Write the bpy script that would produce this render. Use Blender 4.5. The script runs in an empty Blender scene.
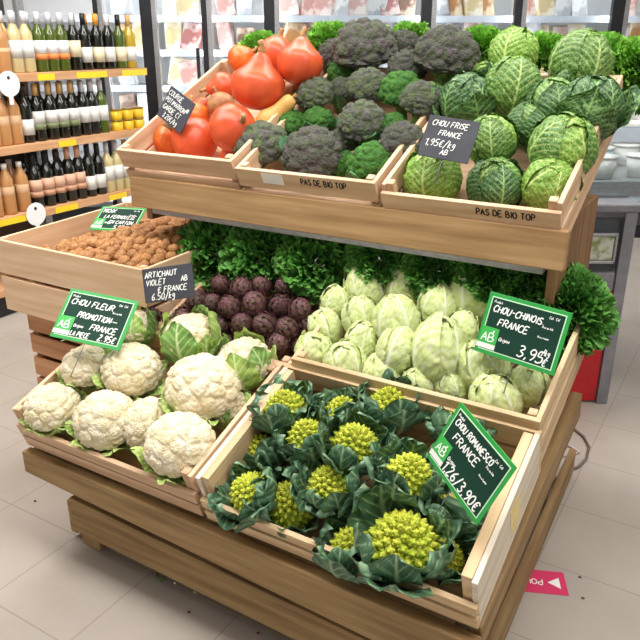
import bpy, math, random
import numpy as np
from mathutils import Vector, Matrix
random.seed(7); rng = np.random.default_rng(7)
PI = math.pi; sc = bpy.context.scene; COL = sc.collection

# ------------------------------------------------------------------ camera
F = 718.0; CAMH = 1.40
def _d(p):
    v = np.array([p[0]-320, -(p[1]-320), -F], float); return v/np.linalg.norm(v)
_z = -_d((318, 2160)); _y = _d((785, 38)); _y = _y-_z*np.dot(_y, _z); _y /= np.linalg.norm(_y); _x = np.cross(_y, _z)
RC = np.array([_x, _y, _z])
_zo = -_d((345, 2160)); _yo = _d((785, 38)); _yo = _yo-_zo*np.dot(_yo, _zo); _yo /= np.linalg.norm(_yo); SGN = RC.T@np.array([np.cross(_yo, _zo), _yo, _zo]); SGN = RC@np.array([np.cross(_yo, _zo), _yo, _zo]).T
CC = np.array([0, 0, CAMH])
cd = bpy.data.cameras.new('camera'); cam = bpy.data.objects.new('camera', cd); COL.objects.link(cam)
cd.sensor_width = 36; cd.lens = F/640*36; cd.clip_start = .02
M = Matrix(RC.tolist()).to_4x4(); M.translation = Vector(CC.tolist()); cam.matrix_world = M
sc.camera = cam
# ------------------------------------------------------------------ world, lights, exposure
w = bpy.data.worlds.new('world'); sc.world = w; w.use_nodes = True
w.node_tree.nodes['Background'].inputs[0].default_value = (1, .99, .975, 1)
w.node_tree.nodes['Background'].inputs[1].default_value = .66
sc.view_settings.view_transform = 'Standard'; sc.view_settings.look = 'None'
sc.view_settings.exposure = 0.05; sc.view_settings.gamma = 1
def area(name, loc, tgt, sx, sy, power, col=(1, .985, .955)):
    l = bpy.data.lights.new(name, 'AREA'); l.shape = 'RECTANGLE'; l.size = sx; l.size_y = sy; l.energy = power; l.color = col
    o = bpy.data.objects.new(name, l); COL.objects.link(o); o.location = loc
    o.rotation_euler = (Vector(tgt)-Vector(loc)).to_track_quat('-Z', 'Y').to_euler(); return o
area('ceiling_light', (-.7, .9, 3.0), (-.7, 1.1, 0), 3.2, .5, 75)
area('ceiling_light', (-.9, 2.9, 3.0), (-.9, 2.7, 0), 3.2, .5, 75)
area('ceiling_light', (-2.6, 1.4, 3.0), (-2.6, 1.6, 0), .5, 3.0, 62)
area('ceiling_light', (1.3, 1.0, 2.9), (-.4, 1.4, .4), .6, 3.0, 36)

# ------------------------------------------------------------------ helpers
def at(px, py, p0, n):
    v = RC@_d((px, py)); p0 = np.array(p0, float); n = np.array(n, float)
    t = np.dot(p0-CC, n)/np.dot(v, n); return CC+v*t
def link(o): COL.objects.link(o); return o
def setp(o, label=None, cat=None, group=None, kind=None):
    for k, v in (('label', label), ('category', cat), ('group', group), ('kind', kind)):
        if v: o[k] = v
    return o
def empty(name, loc=(0, 0, 0)):
    o = link(bpy.data.objects.new(name, None)); o.empty_display_size = .05; o.location = loc; return o
def copy_tree(o, parent=None):
    c = o.copy(); COL.objects.link(c); c.parent = parent
    for ch in list(o.children): copy_tree(ch, c)
    return c
class MB:
    """collects boxes, grids, lathes; build() links them as one mesh object"""
    def __init__(s): s.v = []; s.f = []; s.a = []; s.sm = []
    def add(s, V, Fc, attr=None, smooth=True):
        b = sum(len(x) for x in s.v); V = np.asarray(V, float); s.v.append(V)
        s.f += [tuple(int(i)+b for i in f) for f in Fc]; s.sm += [smooth]*len(Fc)
        s.a.append(np.zeros(len(V)) if attr is None else np.asarray(attr, float)); return s
    def box(s, x0, x1, y0, y1, z0, z1, M=None, bev=0):
        V = np.array([(x, y, z) for x in (x0, x1) for y in (y0, y1) for z in (z0, z1)], float)
        if M is not None: V = V@np.array(M.to_3x3()).T+np.array(M.translation)
        return s.add(V, [(0, 1, 3, 2), (4, 6, 7, 5), (0, 4, 5, 1), (2, 3, 7, 6), (0, 2, 6, 4), (1, 5, 7, 3)], smooth=False)
    def lathe(s, prof, n=24, c=(0, 0, 0), M=None, lobe=None, smooth=True):
        V = []; Fc = []
        for r, z in prof:
            for k in range(n):
                a = 2*PI*k/n; rr = r*(lobe(a) if lobe else 1); V.append((c[0]+rr*math.cos(a), c[1]+rr*math.sin(a), c[2]+z))
        for i in range(len(prof)-1):
            for k in range(n): Fc.append((i*n+k, i*n+(k+1) % n, (i+1)*n+(k+1) % n, (i+1)*n+k))
        if prof[0][0] > 1e-5: Fc.append(tuple(range(n))[::-1])
        if prof[-1][0] > 1e-5: Fc.append(tuple((len(prof)-1)*n+k for k in range(n)))
        V = np.array(V)
        if M is not None: V = V@np.array(M.to_3x3()).T+np.array(M.translation)
        return s.add(V, Fc, smooth=smooth)
    def tube(s, pts, r, n=8):
        pts = [Vector(p) for p in pts]; V = []; Fc = []; m = len(pts)
        rs = r if isinstance(r, (list, tuple)) else [r]*m
        for i, p in enumerate(pts):
            t = (pts[min(i+1, m-1)]-pts[max(i-1, 0)]).normalized(); a = t.orthogonal().normalized()
            if i and abs(a.dot(pa)) < .99 or i: a = (pa-t*pa.dot(t)).normalized()
            pa = a; b = t.cross(a)
            for k in range(n): V.append(p+(a*math.cos(2*PI*k/n)+b*math.sin(2*PI*k/n))*rs[i])
        for i in range(m-1):
            for k in range(n): Fc.append((i*n+k, i*n+(k+1) % n, (i+1)*n+(k+1) % n, (i+1)*n+k))
        Fc.append(tuple(range(n))[::-1]); Fc.append(tuple((m-1)*n+k for k in range(n)))
        return s.add(np.array([tuple(v) for v in V]), Fc)
    def build(s, name, m, parent=None, bevel=0, label=None):
        me = bpy.data.meshes.new(name); V = np.concatenate(s.v); me.from_pydata(V.tolist(), [], s.f); me.materials.append(m)
        me.polygons.foreach_set('use_smooth', s.sm)
        A = np.concatenate(s.a)
        if A.any():
            ca = me.color_attributes.new('vein', 'FLOAT_COLOR', 'POINT')
            ca.data.foreach_set('color', np.stack([A, A, A, np.ones_like(A)], 1).ravel().astype(np.float32))
        me.update(); o = link(bpy.data.objects.new(name, me)); o.parent = parent
        if bevel:
            b = o.modifiers.new('bevel', 'BEVEL'); b.width = bevel; b.segments = 2; b.limit_method = 'ANGLE'
        if label: o['label'] = label
        return o

# ------------------------------------------------------------------ materials
def srgb(h):
    h = h.lstrip('#'); c = [int(h[i:i+2], 16)/255 for i in (0, 2, 4)]
    return tuple(x/12.92 if x <= .04045 else ((x+.055)/1.055)**2.4 for x in c)+(1,)
def mat(name, c1, c2=None, scale=20, rough=.6, spec=.4, bump=0, bscale=None, stretch=(1, 1, 1), trans=0, emit=0, detail=4,
        vein=None, metal=0, sss=0, rand=0.0, vor=0, contrast=(.35, .65), veinbump=0, netscale=0, netcol=None, netw=.05, coords='Object'):
    m = bpy.data.materials.new(name); m.use_nodes = True; nt = m.node_tree; N = nt.nodes; L = nt.links; b = N['Principled BSDF']
    b.inputs['Roughness'].default_value = rough; b.inputs['Specular IOR Level'].default_value = spec; b.inputs['Metallic'].default_value = metal
    if sss: b.inputs['Subsurface Weight'].default_value = sss; b.inputs['Subsurface Radius'].default_value = (.02, .015, .008); b.inputs['Subsurface Scale'].default_value = .5
    tc = N.new('ShaderNodeTexCoord'); mp = N.new('ShaderNodeMapping'); L.new(tc.outputs[coords], mp.inputs[0]); mp.inputs['Scale'].default_value = stretch
    col = None
    nz = N.new('ShaderNodeTexNoise'); nz.inputs['Scale'].default_value = scale; nz.inputs['Detail'].default_value = detail; L.new(mp.outputs[0], nz.inputs[0])
    mx = N.new('ShaderNodeMix'); mx.data_type = 'RGBA'; mx.inputs[6].default_value = srgb(c1); mx.inputs[7].default_value = srgb(c2 or c1)
    rp = N.new('ShaderNodeMapRange'); rp.inputs[1].default_value = contrast[0]; rp.inputs[2].default_value = contrast[1]
    L.new(nz.outputs[0], rp.inputs[0]); L.new(rp.outputs[0], mx.inputs[0]); col = mx.outputs[2]
    h = nz.outputs[0]
    if netscale:
        vo = N.new('ShaderNodeTexVoronoi'); vo.feature = 'DISTANCE_TO_EDGE'; vo.inputs['Scale'].default_value = netscale; L.new(mp.outputs[0], vo.inputs[0])
        r2 = N.new('ShaderNodeMapRange'); r2.inputs[1].default_value = netw*.4; r2.inputs[2].default_value = netw; r2.inputs[3].default_value = .55; r2.inputs[4].default_value = 0
        L.new(vo.outputs[0], r2.inputs[0]); m3 = N.new('ShaderNodeMix'); m3.data_type = 'RGBA'; m3.inputs[7].default_value = srgb(netcol)
        L.new(r2.outputs[0], m3.inputs[0]); L.new(col, m3.inputs[6]); col = m3.outputs[2]; h = vo.outputs[0]
    if vor:
        vo = N.new('ShaderNodeTexVoronoi'); vo.inputs['Scale'].default_value = vor; L.new(mp.outputs[0], vo.inputs[0])
        iv = N.new('ShaderNodeMath'); iv.operation = 'SUBTRACT'; iv.inputs[0].default_value = 1; L.new(vo.outputs[0], iv.inputs[1]); h = iv.outputs[0]
    if vein:
        at_ = N.new('ShaderNodeAttribute'); at_.attribute_name = 'vein'; m2 = N.new('ShaderNodeMix'); m2.data_type = 'RGBA'
        L.new(at_.outputs['Fac'], m2.inputs[0]); L.new(col, m2.inputs[6]); m2.inputs[7].default_value = srgb(vein); col = m2.outputs[2]
    if rand:
        oi = N.new('ShaderNodeObjectInfo'); hs = N.new('ShaderNodeHueSaturation'); mr = N.new('ShaderNodeMapRange')
        mr.inputs[3].default_value = 1-rand; mr.inputs[4].default_value = 1+rand; L.new(oi.outputs['Random'], mr.inputs[0])
        L.new(mr.outputs[0], hs.inputs['Value']); L.new(col, hs.inputs['Color']); col = hs.outputs[0]
    L.new(col, b.inputs['Base Color'])
    if emit: b.inputs['Emission Strength'].default_value = emit; L.new(col, b.inputs['Emission Color'])
    if bump:
        bp = N.new('ShaderNodeBump'); bp.inputs['Strength'].default_value = bump; bp.inputs['Distance'].default_value = .004
        if bscale:
            n2 = N.new('ShaderNodeTexNoise'); n2.inputs['Scale'].default_value = bscale; n2.inputs['Detail'].default_value = 3; L.new(mp.outputs[0], n2.inputs[0]); h = n2.outputs[0]
        L.new(h, bp.inputs['Height']); L.new(bp.outputs[0], b.inputs['Normal'])
    return m
def glassy(name, c, alpha, rough=.05):
    m = bpy.data.materials.new(name); m.use_nodes = True; nt = m.node_tree; N = nt.nodes; L = nt.links; N.remove(N['Principled BSDF'])
    t = N.new('ShaderNodeBsdfTransparent'); t.inputs[0].default_value = srgb(c); g = N.new('ShaderNodeBsdfGlossy'); g.inputs['Roughness'].default_value = rough
    x = N.new('ShaderNodeMixShader'); x.inputs[0].default_value = alpha; L.new(t.outputs[0], x.inputs[1]); L.new(g.outputs[0], x.inputs[2]); L.new(x.outputs[0], N['Material Output'].inputs[0]); return m
W = {}
def wood(c1, c2, axis, rough=.65):
    k = (c1, axis)
    if k not in W:
        st = [14, 14, 14]; st['xyz'.index(axis)] = .9
        W[k] = mat('wood', c1, c2, scale=3.2, stretch=st, rough=rough, spec=.25, bump=.25, detail=9, contrast=(.33, .68), rand=.06)
    return W[k]
BRD = ('#a98b60', '#7f6342'); PAL = ('#dcc29c', '#bd9c74'); PALW = ('#e6dccb', '#cfbda3'); UPB = ('#b8956a', '#94724c'); PINKW = ('#dcbc9c', '#c09a78')
m_white = mat('white paint', '#eceae6', '#dedcd8', rough=.5)
m_black = mat('black frame', '#2b2b30', '#202024', rough=.35)
m_steel = mat('brushed steel', '#b9b9bb', '#9c9da0', scale=60, stretch=(1, 1, 8), rough=.35, metal=.6)
m_ink = mat('white chalk ink', '#f4f4f0', rough=.8)
m_printblack = mat('black stencil ink', '#2c2622', rough=.8)

# ------------------------------------------------------------------ setting: floor
TS = .3062
def floor_mat():
    m = mat('floor tiles', '#a59b91', '#b9afa5', scale=2.6, rough=.42, spec=.35, detail=8, contrast=(.25, .75)); nt = m.node_tree; N = nt.nodes; L = nt.links; b = N['Principled BSDF']
    base = b.inputs['Base Color'].links[0].from_socket
    tc = N.new('ShaderNodeTexCoord'); sp = N.new('ShaderNodeSeparateXYZ'); L.new(tc.outputs['Object'], sp.inputs[0]); ds = []
    for i, off in ((0, -1.552+TS*20), (1, -1.152+TS*20)):
        a = N.new('ShaderNodeMath'); a.operation = 'ADD'; a.inputs[1].default_value = off if i else 1.552+TS*20-.0; L.new(sp.outputs[i], a.inputs[0])
        if i: a.inputs[1].default_value = -1.152+TS*20
        d = N.new('ShaderNodeMath'); d.operation = 'PINGPONG'; d.inputs[1].default_value = TS/2; L.new(a.outputs[0], d.inputs[0]); ds.append(d.outputs[0])
    mn = N.new('ShaderNodeMath'); mn.operation = 'MINIMUM'; L.new(ds[0], mn.inputs[0]); L.new(ds[1], mn.inputs[1])
    r = N.new('ShaderNodeMapRange'); r.inputs[1].default_value = .0008; r.inputs[2].default_value = .0022; r.inputs[3].default_value = .55; r.inputs[4].default_value = 0; L.new(mn.outputs[0], r.inputs[0])
    n = N.new('ShaderNodeTexNoise'); n.inputs['Scale'].default_value = 6; n.inputs['Detail'].default_value = 8; n.inputs['Roughness'].default_value = .7; L.new(tc.outputs['Object'], n.inputs[0])
    r3 = N.new('ShaderNodeMapRange'); r3.inputs[1].default_value = .55; r3.inputs[2].default_value = .75; r3.inputs[4].default_value = .35; L.new(n.outputs[0], r3.inputs[0])
    m1 = N.new('ShaderNodeMix'); m1.data_type = 'RGBA'; L.new(r3.outputs[0], m1.inputs[0]); L.new(base, m1.inputs[6]); m1.inputs[7].default_value = srgb('#a08f80')
    m2 = N.new('ShaderNodeMix'); m2.data_type = 'RGBA'; L.new(r.outputs[0], m2.inputs[0]); L.new(m1.outputs[2], m2.inputs[6]); m2.inputs[7].default_value = srgb('#75685c')
    L.new(m2.outputs[2], b.inputs['Base Color']); return m
o = MB().box(-8, 5, -4, 10, -.06, 0).build('floor', floor_mat()); setp(o, kind='structure')
m_wall = mat('shop wall', '#e4e2de', '#dcdad6', rough=.8)
setp(MB().box(-8, 5, -4, 10, 3.2, 3.26).build('ceiling', m_wall), kind='structure')
setp(MB().box(-8.1, -8, -4, 10, 0, 3.2).build('wall_left', m_wall), kind='structure')
setp(MB().box(-8, 5, 10, 10.1, 0, 3.2).build('wall_back', m_wall), kind='structure')
setp(MB().box(5, 5.1, -4, 10, 0, 3.2).build('wall_right', m_wall), kind='structure')

# ------------------------------------------------------------------ display stand
XR = -.315
st = setp(empty('display_stand', (-.98, 1.5, 0)), 'large stepped wooden display stand carrying all the vegetable crates', 'display stand')
def board(name, x0, x1, y0, y1, z0, z1, wd=BRD, ax='x', rot=None, lab=None):
    ox, oy, oz = (x0+x1)/2, (y0+y1)/2, (z0+z1)/2
    o = MB().box(x0-ox, x1-ox, y0-oy, y1-oy, z0-oz, z1-oz).build(name, wood(*wd, ax), st, bevel=.003, label=lab)
    o.location = (ox+.98, oy-1.5, oz)
    if rot: o.rotation_euler = rot
    return o
def taper(name, x0, x1, y0, y1, zl0, zl1, zr0, zr1):
    V = [(x0, y0, zl0), (x0, y1, zl0), (x0, y1, zl1), (x0, y0, zl1), (x1, y0, zr0), (x1, y1, zr0), (x1, y1, zr1), (x1, y0, zr1)]
    o = MB().add(np.array(V)+np.array([.98, -1.5, 0]), [(0, 3, 2, 1), (4, 5, 6, 7), (0, 1, 5, 4), (3, 7, 6, 2), (0, 4, 7, 3), (1, 2, 6, 5)], smooth=False).build(name, wood(*BRD, 'x'), st, bevel=.003)
taper('front_board', -1.592, -.282, 1.045, 1.075, .274, .340, .222, .330)
taper('lower_front_board', -1.50, -.36, 1.105, 1.135, .072, .185, .048, .150)
for x in (-1.51, -.46):
    board('front_leg', x, x+.075, 1.137, 1.175, 0, .33, ax='z')
for y in (1.62, 2.02):
    for x in (-1.44, -.46): board('rear_leg', x, x+.07, y, y+.04, 0, .80 if y > 1.9 else .45, ax='z')
board('side_rail', -.345, -.323, 1.12, 2.26, .012, .105, ax='y', rot=(0, 0, .035))
board('side_rail', -1.56, -1.535, 1.14, 2.13, .022, .135, ax='y')
for k in range(6):
    board('floor_slat', -1.52, -.366, 1.18+.165*k, 1.27+.165*k, .070, .088, ax='x')
sb_tilt = math.atan2(.17, .77)
o = board('sloping_side_board', -.318, -.288, 1.085, 1.875, .345, .425, ax='y', rot=(sb_tilt, 0, 0))
o = board('sloping_side_board', -1.60, -1.575, 1.085, 1.875, .345, .425, ax='y', rot=(sb_tilt, 0, 0))
T1 = math.radians(19.5); T2 = math.radians(25)
for k in range(5):
    s_ = .05+.17*k
    board('shelf_slat', -1.57, -.34, 1.06+s_*.943-.04, 1.06+s_*.943+.04, .318+s_*.333-.006, .318+s_*.333+.006, rot=(T1, 0, 0))
board('upper_front_board', -1.685, -.335, 1.632, 1.662, .905, 1.0, wd=UPB)
for k in range(4):
    s_ = .05+.17*k
    board('shelf_slat', -1.68, -.37, 1.67+s_*.906-.04, 1.67+s_*.906+.04, .900+s_*.42-.006, .900+s_*.42+.006, wd=UPB, rot=(T2, 0, 0))
board('side_panel', -.385, -.36, 1.70, 2.10, .60, 1.0, wd=('#957352', '#735438'), ax='z')
board('side_panel', -1.69, -1.665, 1.70, 2.10, .85, 1.0, wd=('#957352', '#735438'), ax='z')
board('rear_post', -.42, -.386, 2.06, 2.10, 0, 1.10, ax='z'); board('rear_post', -1.66, -1.63, 2.06, 2.10, 0, 1.10, ax='z')
MB().box(-1.64+.98, -.39+.98, 1.675-1.5, 1.715-1.5, .878, .900).build('steel_rail', m_steel, st, bevel=.002, label='grey steel rail under the upper board')
board('rear_shelf', -1.45, -.39, 1.83, 2.06, .60, .62, wd=UPB)

# ------------------------------------------------------------------ crates
STROKES = {
'A': [[(0, 0), (1.5, 6), (3, 0)], [(.6, 2.2), (2.5, 2.2)]], 'B': [[(0, 0), (0, 6), (2, 5.6), (2.3, 4.4), (1.6, 3.3), (0, 3)], [(1.6, 3.2), (2.8, 2.2), (2.4, .5), (0, 0)]],
'C': [[(3, 5), (1.8, 6), (.4, 4.6), (0, 2.6), (.8, .4), (2.2, 0), (3, .8)]], 'D': [[(0, 0), (0, 6), (1.8, 5.6), (3, 3.4), (2.2, .8), (0, 0)]],
'E': [[(3, 6), (.2, 6), (0, 0), (3, .1)], [(.1, 3.1), (2.3, 3.2)]], 'F': [[(3, 6), (.2, 6), (0, 0)], [(.1, 3.1), (2.3, 3.2)]],
'G': [[(3, 5), (1.6, 6), (.2, 4), (.3, 1), (1.8, 0), (3, 1), (3, 2.6), (1.8, 2.6)]], 'H': [[(0, 0), (0, 6)], [(3, 0), (3, 6)], [(0, 3), (3, 3.2)]],
'I': [[(.5, 0), (.7, 6)]], 'K': [[(0, 0), (0, 6)], [(2.7, 6), (.1, 2.6), (2.9, 0)]], 'L': [[(.3, 6), (0, 0), (2.8, .2)]],
'M': [[(0, 0), (.4, 6), (1.7, 2), (3, 6), (3.5, 0)]], 'N': [[(0, 0), (.2, 6), (2.8, 0), (3, 6)]],
'O': [[(1.5, 6), (.2, 4.6), (0, 2), (1, .1), (2.5, .6), (3, 3.2), (2.4, 5.4), (1.5, 6)]], 'P': [[(0, 0), (.2, 6), (2.4, 5.6), (2.7, 4), (1.6, 3), (.1, 3)]],
'R': [[(0, 0), (.2, 6), (2.4, 5.6), (2.7, 4.1), (1.4, 3.1), (.1, 3)], [(1.3, 3), (3, 0)]], 'S': [[(2.9, 5.2), (1.6, 6), (.3, 5), (.8, 3.6), (2.3, 2.6), (2.7, 1), (1.4, 0), (0, .8)]],
'T': [[(0, 6), (3.2, 5.9)], [(1.6, 6), (1.4, 0)]], 'U': [[(0, 6), (.1, 1.4), (1.3, 0), (2.6, 1), (3, 6)]], 'V': [[(0, 6), (1.3, 0), (3, 6)]],
'X': [[(0, 6), (3, 0)], [(3, 6), (0, 0)]], 'Z': [[(0, 6), (3, 6), (0, 0), (3, 0)]],
'0': [[(1.5, 6), (.2, 4.6), (0, 2), (1, .1), (2.4, .8), (2.8, 3.6), (2.2, 5.6), (1.5, 6)]], '1': [[(.3, 4.6), (1.6, 6), (1.5, 0)]],
'2': [[(.2, 5), (1.4, 6), (2.6, 4.8), (0, 0), (2.9, .2)]], '3': [[(.2, 5.6), (1.6, 6), (2.5, 4.6), (1, 3.2), (2.8, 1.8), (1.6, 0), (0, .6)]],
'5': [[(2.9, 6), (.6, 6), (.4, 3.4), (2.4, 3.2), (2.7, 1), (1.2, 0), (0, .6)]], '6': [[(2.4, 6), (.6, 4), (0, 1.4), (1.3, 0), (2.6, 1.2), (1.6, 2.9), (.2, 2)]],
'9': [[(2.6, 4), (1.2, 3), (.2, 4.4), (1.2, 6), (2.6, 5), (2.5, 2), (1.4, 0)]], '4': [[(2, 0), (2.2, 6), (0, 2), (3, 2)]], '7': [[(0, 6), (3, 6), (1, 0)]], '8': [[(1.5, 3.2), (.3, 4.6), (1.5, 6), (2.6, 4.8), (1.5, 3.2), (.2, 1.4), (1.4, 0), (2.8, 1.4), (1.5, 3.2)]],
'/': [[(0, -1), (2.6, 7)]], '-': [[(.2, 3), (2.4, 3.2)]], ',': [[(.6, .6), (.2, -1)]], '.': [[(.4, .4), (.7, .1)]], "'": [[(.6, 6.6), (.3, 5.2)]], '€': [[(3, 5), (1.8, 6), (.6, 4.6), (.4, 2), (1.4, .2), (3, .8)], [(0, 3.8), (2.2, 3.9)], [(0, 2.4), (2, 2.5)]],
'g': [[(2, 3.6), (.8, 4), (.2, 2.4), (1, 1.4), (2, 2.6), (2.1, 3.8), (2, -.6), (.8, -1.6), (0, -1)]], 'i': [[(.4, 0), (.5, 3.4)], [(.5, 4.8), (.6, 5.2)]], 'k': [[(0, 0), (.2, 6)], [(2, 3.6), (.2, 1.8), (2.2, 0)]],
'r': [[(.2, 0), (.3, 3.6), (.5, 2.6), (1.8, 3.6)]], 'n': [[(.1, 0), (.2, 3.6), (.4, 2.6), (1.5, 3.6), (2, 0)]], 'e': [[(.2, 1.9), (2, 2.2), (1.2, 3.7), (.2, 2.4), (.6, .3), (2, .5)]], 'o': [[(1, 3.6), (.1, 2), (.9, 0), (2, 1.6), (1, 3.6)]],
'd': [[(2, 3.2), (.8, 3.6), (.1, 1.6), (1, 0), (2, 1), (2.1, 6), (2.1, 0)]], 'u': [[(.1, 3.6), (.2, .8), (1, 0), (2, 1), (2, 3.6), (2.1, 0)]], 't': [[(.8, 5.4), (.8, .4), (1.6, 0)], [(0, 3.6), (1.8, 3.6)]], 'x': [[(0, 3.6), (1.9, 0)], [(1.9, 3.6), (0, 0)]], 'l': [[(.3, 6), (.3, 0)]], 'a': [[(1.9, 3.2), (.8, 3.7), (.1, 1.6), (.9, 0), (1.9, 1), (2, 3.6), (2.1, 0)]]}
def write(mb, txt, x, y, h, z, th, slant=.18, jit=.25, sp=1.0, seed=0, rise=0):
    """pen strokes as thin raised ribbons in the local xy plane"""
    rr = random.Random(seed+len(txt)); k = h/6
    for ch in txt:
        if ch == ' ': x += 2.4*k*sp; continue
        g = STROKES[ch]; wd = max(p[0] for s in g for p in s); dy = rr.uniform(-jit, jit)*k
        for s in g:
            P = [np.array([x+(p[0]*sp+slant*p[1])*k, y+dy+p[1]*k]) for p in s]
            Q = []
            for i in range(len(P)-1):
                for t in np.linspace(0, 1, 4)[:3 if i < len(P)-2 else 4]:
                    p0 = P[max(i-1, 0)]; p1 = P[i]; p2 = P[i+1]; p3 = P[min(i+2, len(P)-1)]
                    Q.append(.5*((2*p1)+(-p0+p2)*t+(2*p0-5*p1+4*p2-p3)*t*t+(-p0+3*p1-3*p2+p3)*t**3) if len(P) > 3 else p1+(p2-p1)*t)
            V = []; Fc = []
            for i, q in enumerate(Q):
                d = Q[min(i+1, len(Q)-1)]-Q[max(i-1, 0)]; d = d/(np.linalg.norm(d)+1e-9); n = np.array([-d[1], d[0]])*th/2
                for q2 in (q+n, q-n): V += [(q2[0], q2[1], z), (q2[0], q2[1], z+.0004)]
                if i:
                    a = 4*(i-1); Fc += [(a+1, a+3, a+7, a+5), (a, a+1, a+5, a+4), (a+2, a+6, a+7, a+3)]
            mb.add(V, Fc, smooth=False)
        x += (wd*sp+1.15)*k; y += rise*k
    return x
def crate(name, x0, x1, oy, oz, tilt, depth, h, label, lip=None, wd=PAL, stencil=None, cover=None, gap=.012, paper=False, rotz=0, floorz=.006, group=None, outer=None, frontcut=None, stencilx=.5):
    w_ = x1-x0; r = setp(empty(name, (x0+w_/2, oy, oz)), label, 'crate', group); r.rotation_euler = (tilt, 0, rotz)
    lip = lip or h; hx = w_/2; t = .009
    def pt(nm, a, ax, wdd=wd, lab=None):
        c = [(a[0]+a[1])/2, (a[2]+a[3])/2, (a[4]+a[5])/2]
        o = MB().box(a[0]-c[0], a[1]-c[0], a[2]-c[1], a[3]-c[1], a[4]-c[2], a[5]-c[2]).build(nm, wood(*wdd, ax), r, bevel=.0012, label=lab); o.location = c; return o
    pt('floor_panel', (-hx+.001, hx-.001, .004, depth-.004, 0, floorz), 'x')
    for sx in (-1, 1):
        a, b = sorted((sx*hx, sx*(hx-.012)))
        ow = (outer or wd)
        if outer:
            pt('end_panel', (a, b, 0.004, depth-.004, .008, h), 'y', ow, 'whitish end panel')
            c, d = sorted((sx*(hx-.0125), sx*(hx-.034)))
            pt('top_rail', (c, d, .010, depth-.010, h-.085, h+.002), 'y')
        else:
            hh = (h-.008-gap)/2
            pt('end_slat', (a, b, .004, depth-.004, .008, .008+hh), 'y'); pt('end_slat', (a, b, .004, depth-.004, .008+hh+gap, h), 'y')
            for y in (.0045, depth-.0245):
                c, d = sorted((sx*(hx-.0125), sx*(hx-.0315)))
                pt('corner_post', (c, d, y, y+.02, .008, h+.003), 'z')
    hh = (lip-.008-gap)/2
    f1 = pt('front_slat', (-hx, hx, -t, 0.0035, .004, .008+hh), 'x')
    f2 = pt('front_slat', (-hx, hx, -t, .0035, .008+hh+gap, lip), 'x')
    hh = (h-.008-gap)/2
    pt('back_slat', (-hx, hx, depth-.0035, depth+t, .004, .008+hh), 'x'); pt('back_slat', (-hx, hx, depth-.0035, depth+t, .008+hh+gap, h), 'x')
    if stencil:
        mb = MB(); hh = (lip-.008-gap)/2
        write(mb, stencil, -hx+w_*stencilx, lip-.028, .017, 0, .0034, slant=0, jit=0, seed=3)
        o = mb.build('stencil_lettering', m_printblack, r); o.rotation_euler = (PI/2, 0, 0); o.location = (0, -t-.0002, 0)
    if paper:
        MB().box(-.035, .035, 0, .0008, -.016, .016).build('paper_label', m_white, r, label='white paper label').location = (-hx+w_*.28, -t-.0009, lip-.022)
    return r
OY1, OZ1 = 1.052, .352
crate('vegetable_crate', -1.592, -.965, OY1+.026, OZ1-.004, T1, .395, .135, 'pale wooden crate holding the white cauliflowers, front left of the stand', lip=.085, wd=PINKW, gap=.006)
crate('vegetable_crate', -.952, -.290, OY1+.026, OZ1-.004, T1, .395, .14, 'light wooden crate full of yellow green romanesco, front right of the stand', lip=.075, wd=PAL, outer=PALW)
MB().box(.3312, .3318, .19, .25, .035, .115).build('yellow_label', mat('faded yellow label', '#e8c53a', '#e2d7b0', scale=30, rough=.6), [o for o in COL.objects if o.name.startswith('vegetable_crate')][-1], label='faded yellow label')
crate('vegetable_crate', -1.43, -.945, 1.462, .492, T1, .38, .125, 'wooden crate of purple artichokes behind the cauliflower crate', wd=PINKW)
crate('vegetable_crate', -.932, -.294, 1.462, .492, T1, .38, .158, 'wooden crate packed with Chinese cabbages beside the red panel', wd=PAL)
UY, UZ = 1.678, .937
crate('vegetable_crate', -1.708, -1.262, UY, UZ+.022, T2, .585, .14, 'pale wooden crate of orange pumpkins at the left end of the upper shelf', wd=PINKW)
crate('vegetable_crate', -1.252, -.812, UY, UZ+.009, T2, .585, .135, 'wooden crate under the broccoli heads, middle of the upper shelf', wd=PINKW, stencil='PAS DE BIO TOP', paper=True, stencilx=.49)
crate('vegetable_crate', -.798, -.352, UY, UZ-.002, T2, .585, .14, 'wooden crate of crinkled savoy cabbages, right end of the upper shelf', lip=.121, wd=PINKW, stencil='PAS DE BIO TOP', stencilx=.56)

lc = setp(empty('lettuce_crate', (-1.0, 2.38, 0)), 'long wooden trough behind the upper crates holding the bright lettuces', 'crate')
for nm, a, ax in (('front_slat', (-.78, .60, -.12, -.108, 1.16, 1.275), 'x'), ('back_slat', (-.78, .60, .108, .12, 1.16, 1.275), 'x'), ('floor_panel', (-.78, .60, -.107, .107, 1.16, 1.172), 'x'), ('end_panel', (-.78, -.768, -.107, .107, 1.173, 1.275), 'y'), ('end_panel', (.588, .60, -.107, .107, 1.173, 1.275), 'y'),
                  ('leg', (-.76, -.72, -.09, -.05, 0, 1.159), 'z'), ('leg', (-.76, -.72, .05, .09, 0, 1.159), 'z'), ('leg', (.20, .24, -.09, -.05, 0, 1.159), 'z'), ('leg', (.20, .24, .05, .09, 0, 1.159), 'z')):
    MB().box(*a).build(nm, wood(*UPB, ax), lc, bevel=.002)

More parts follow.
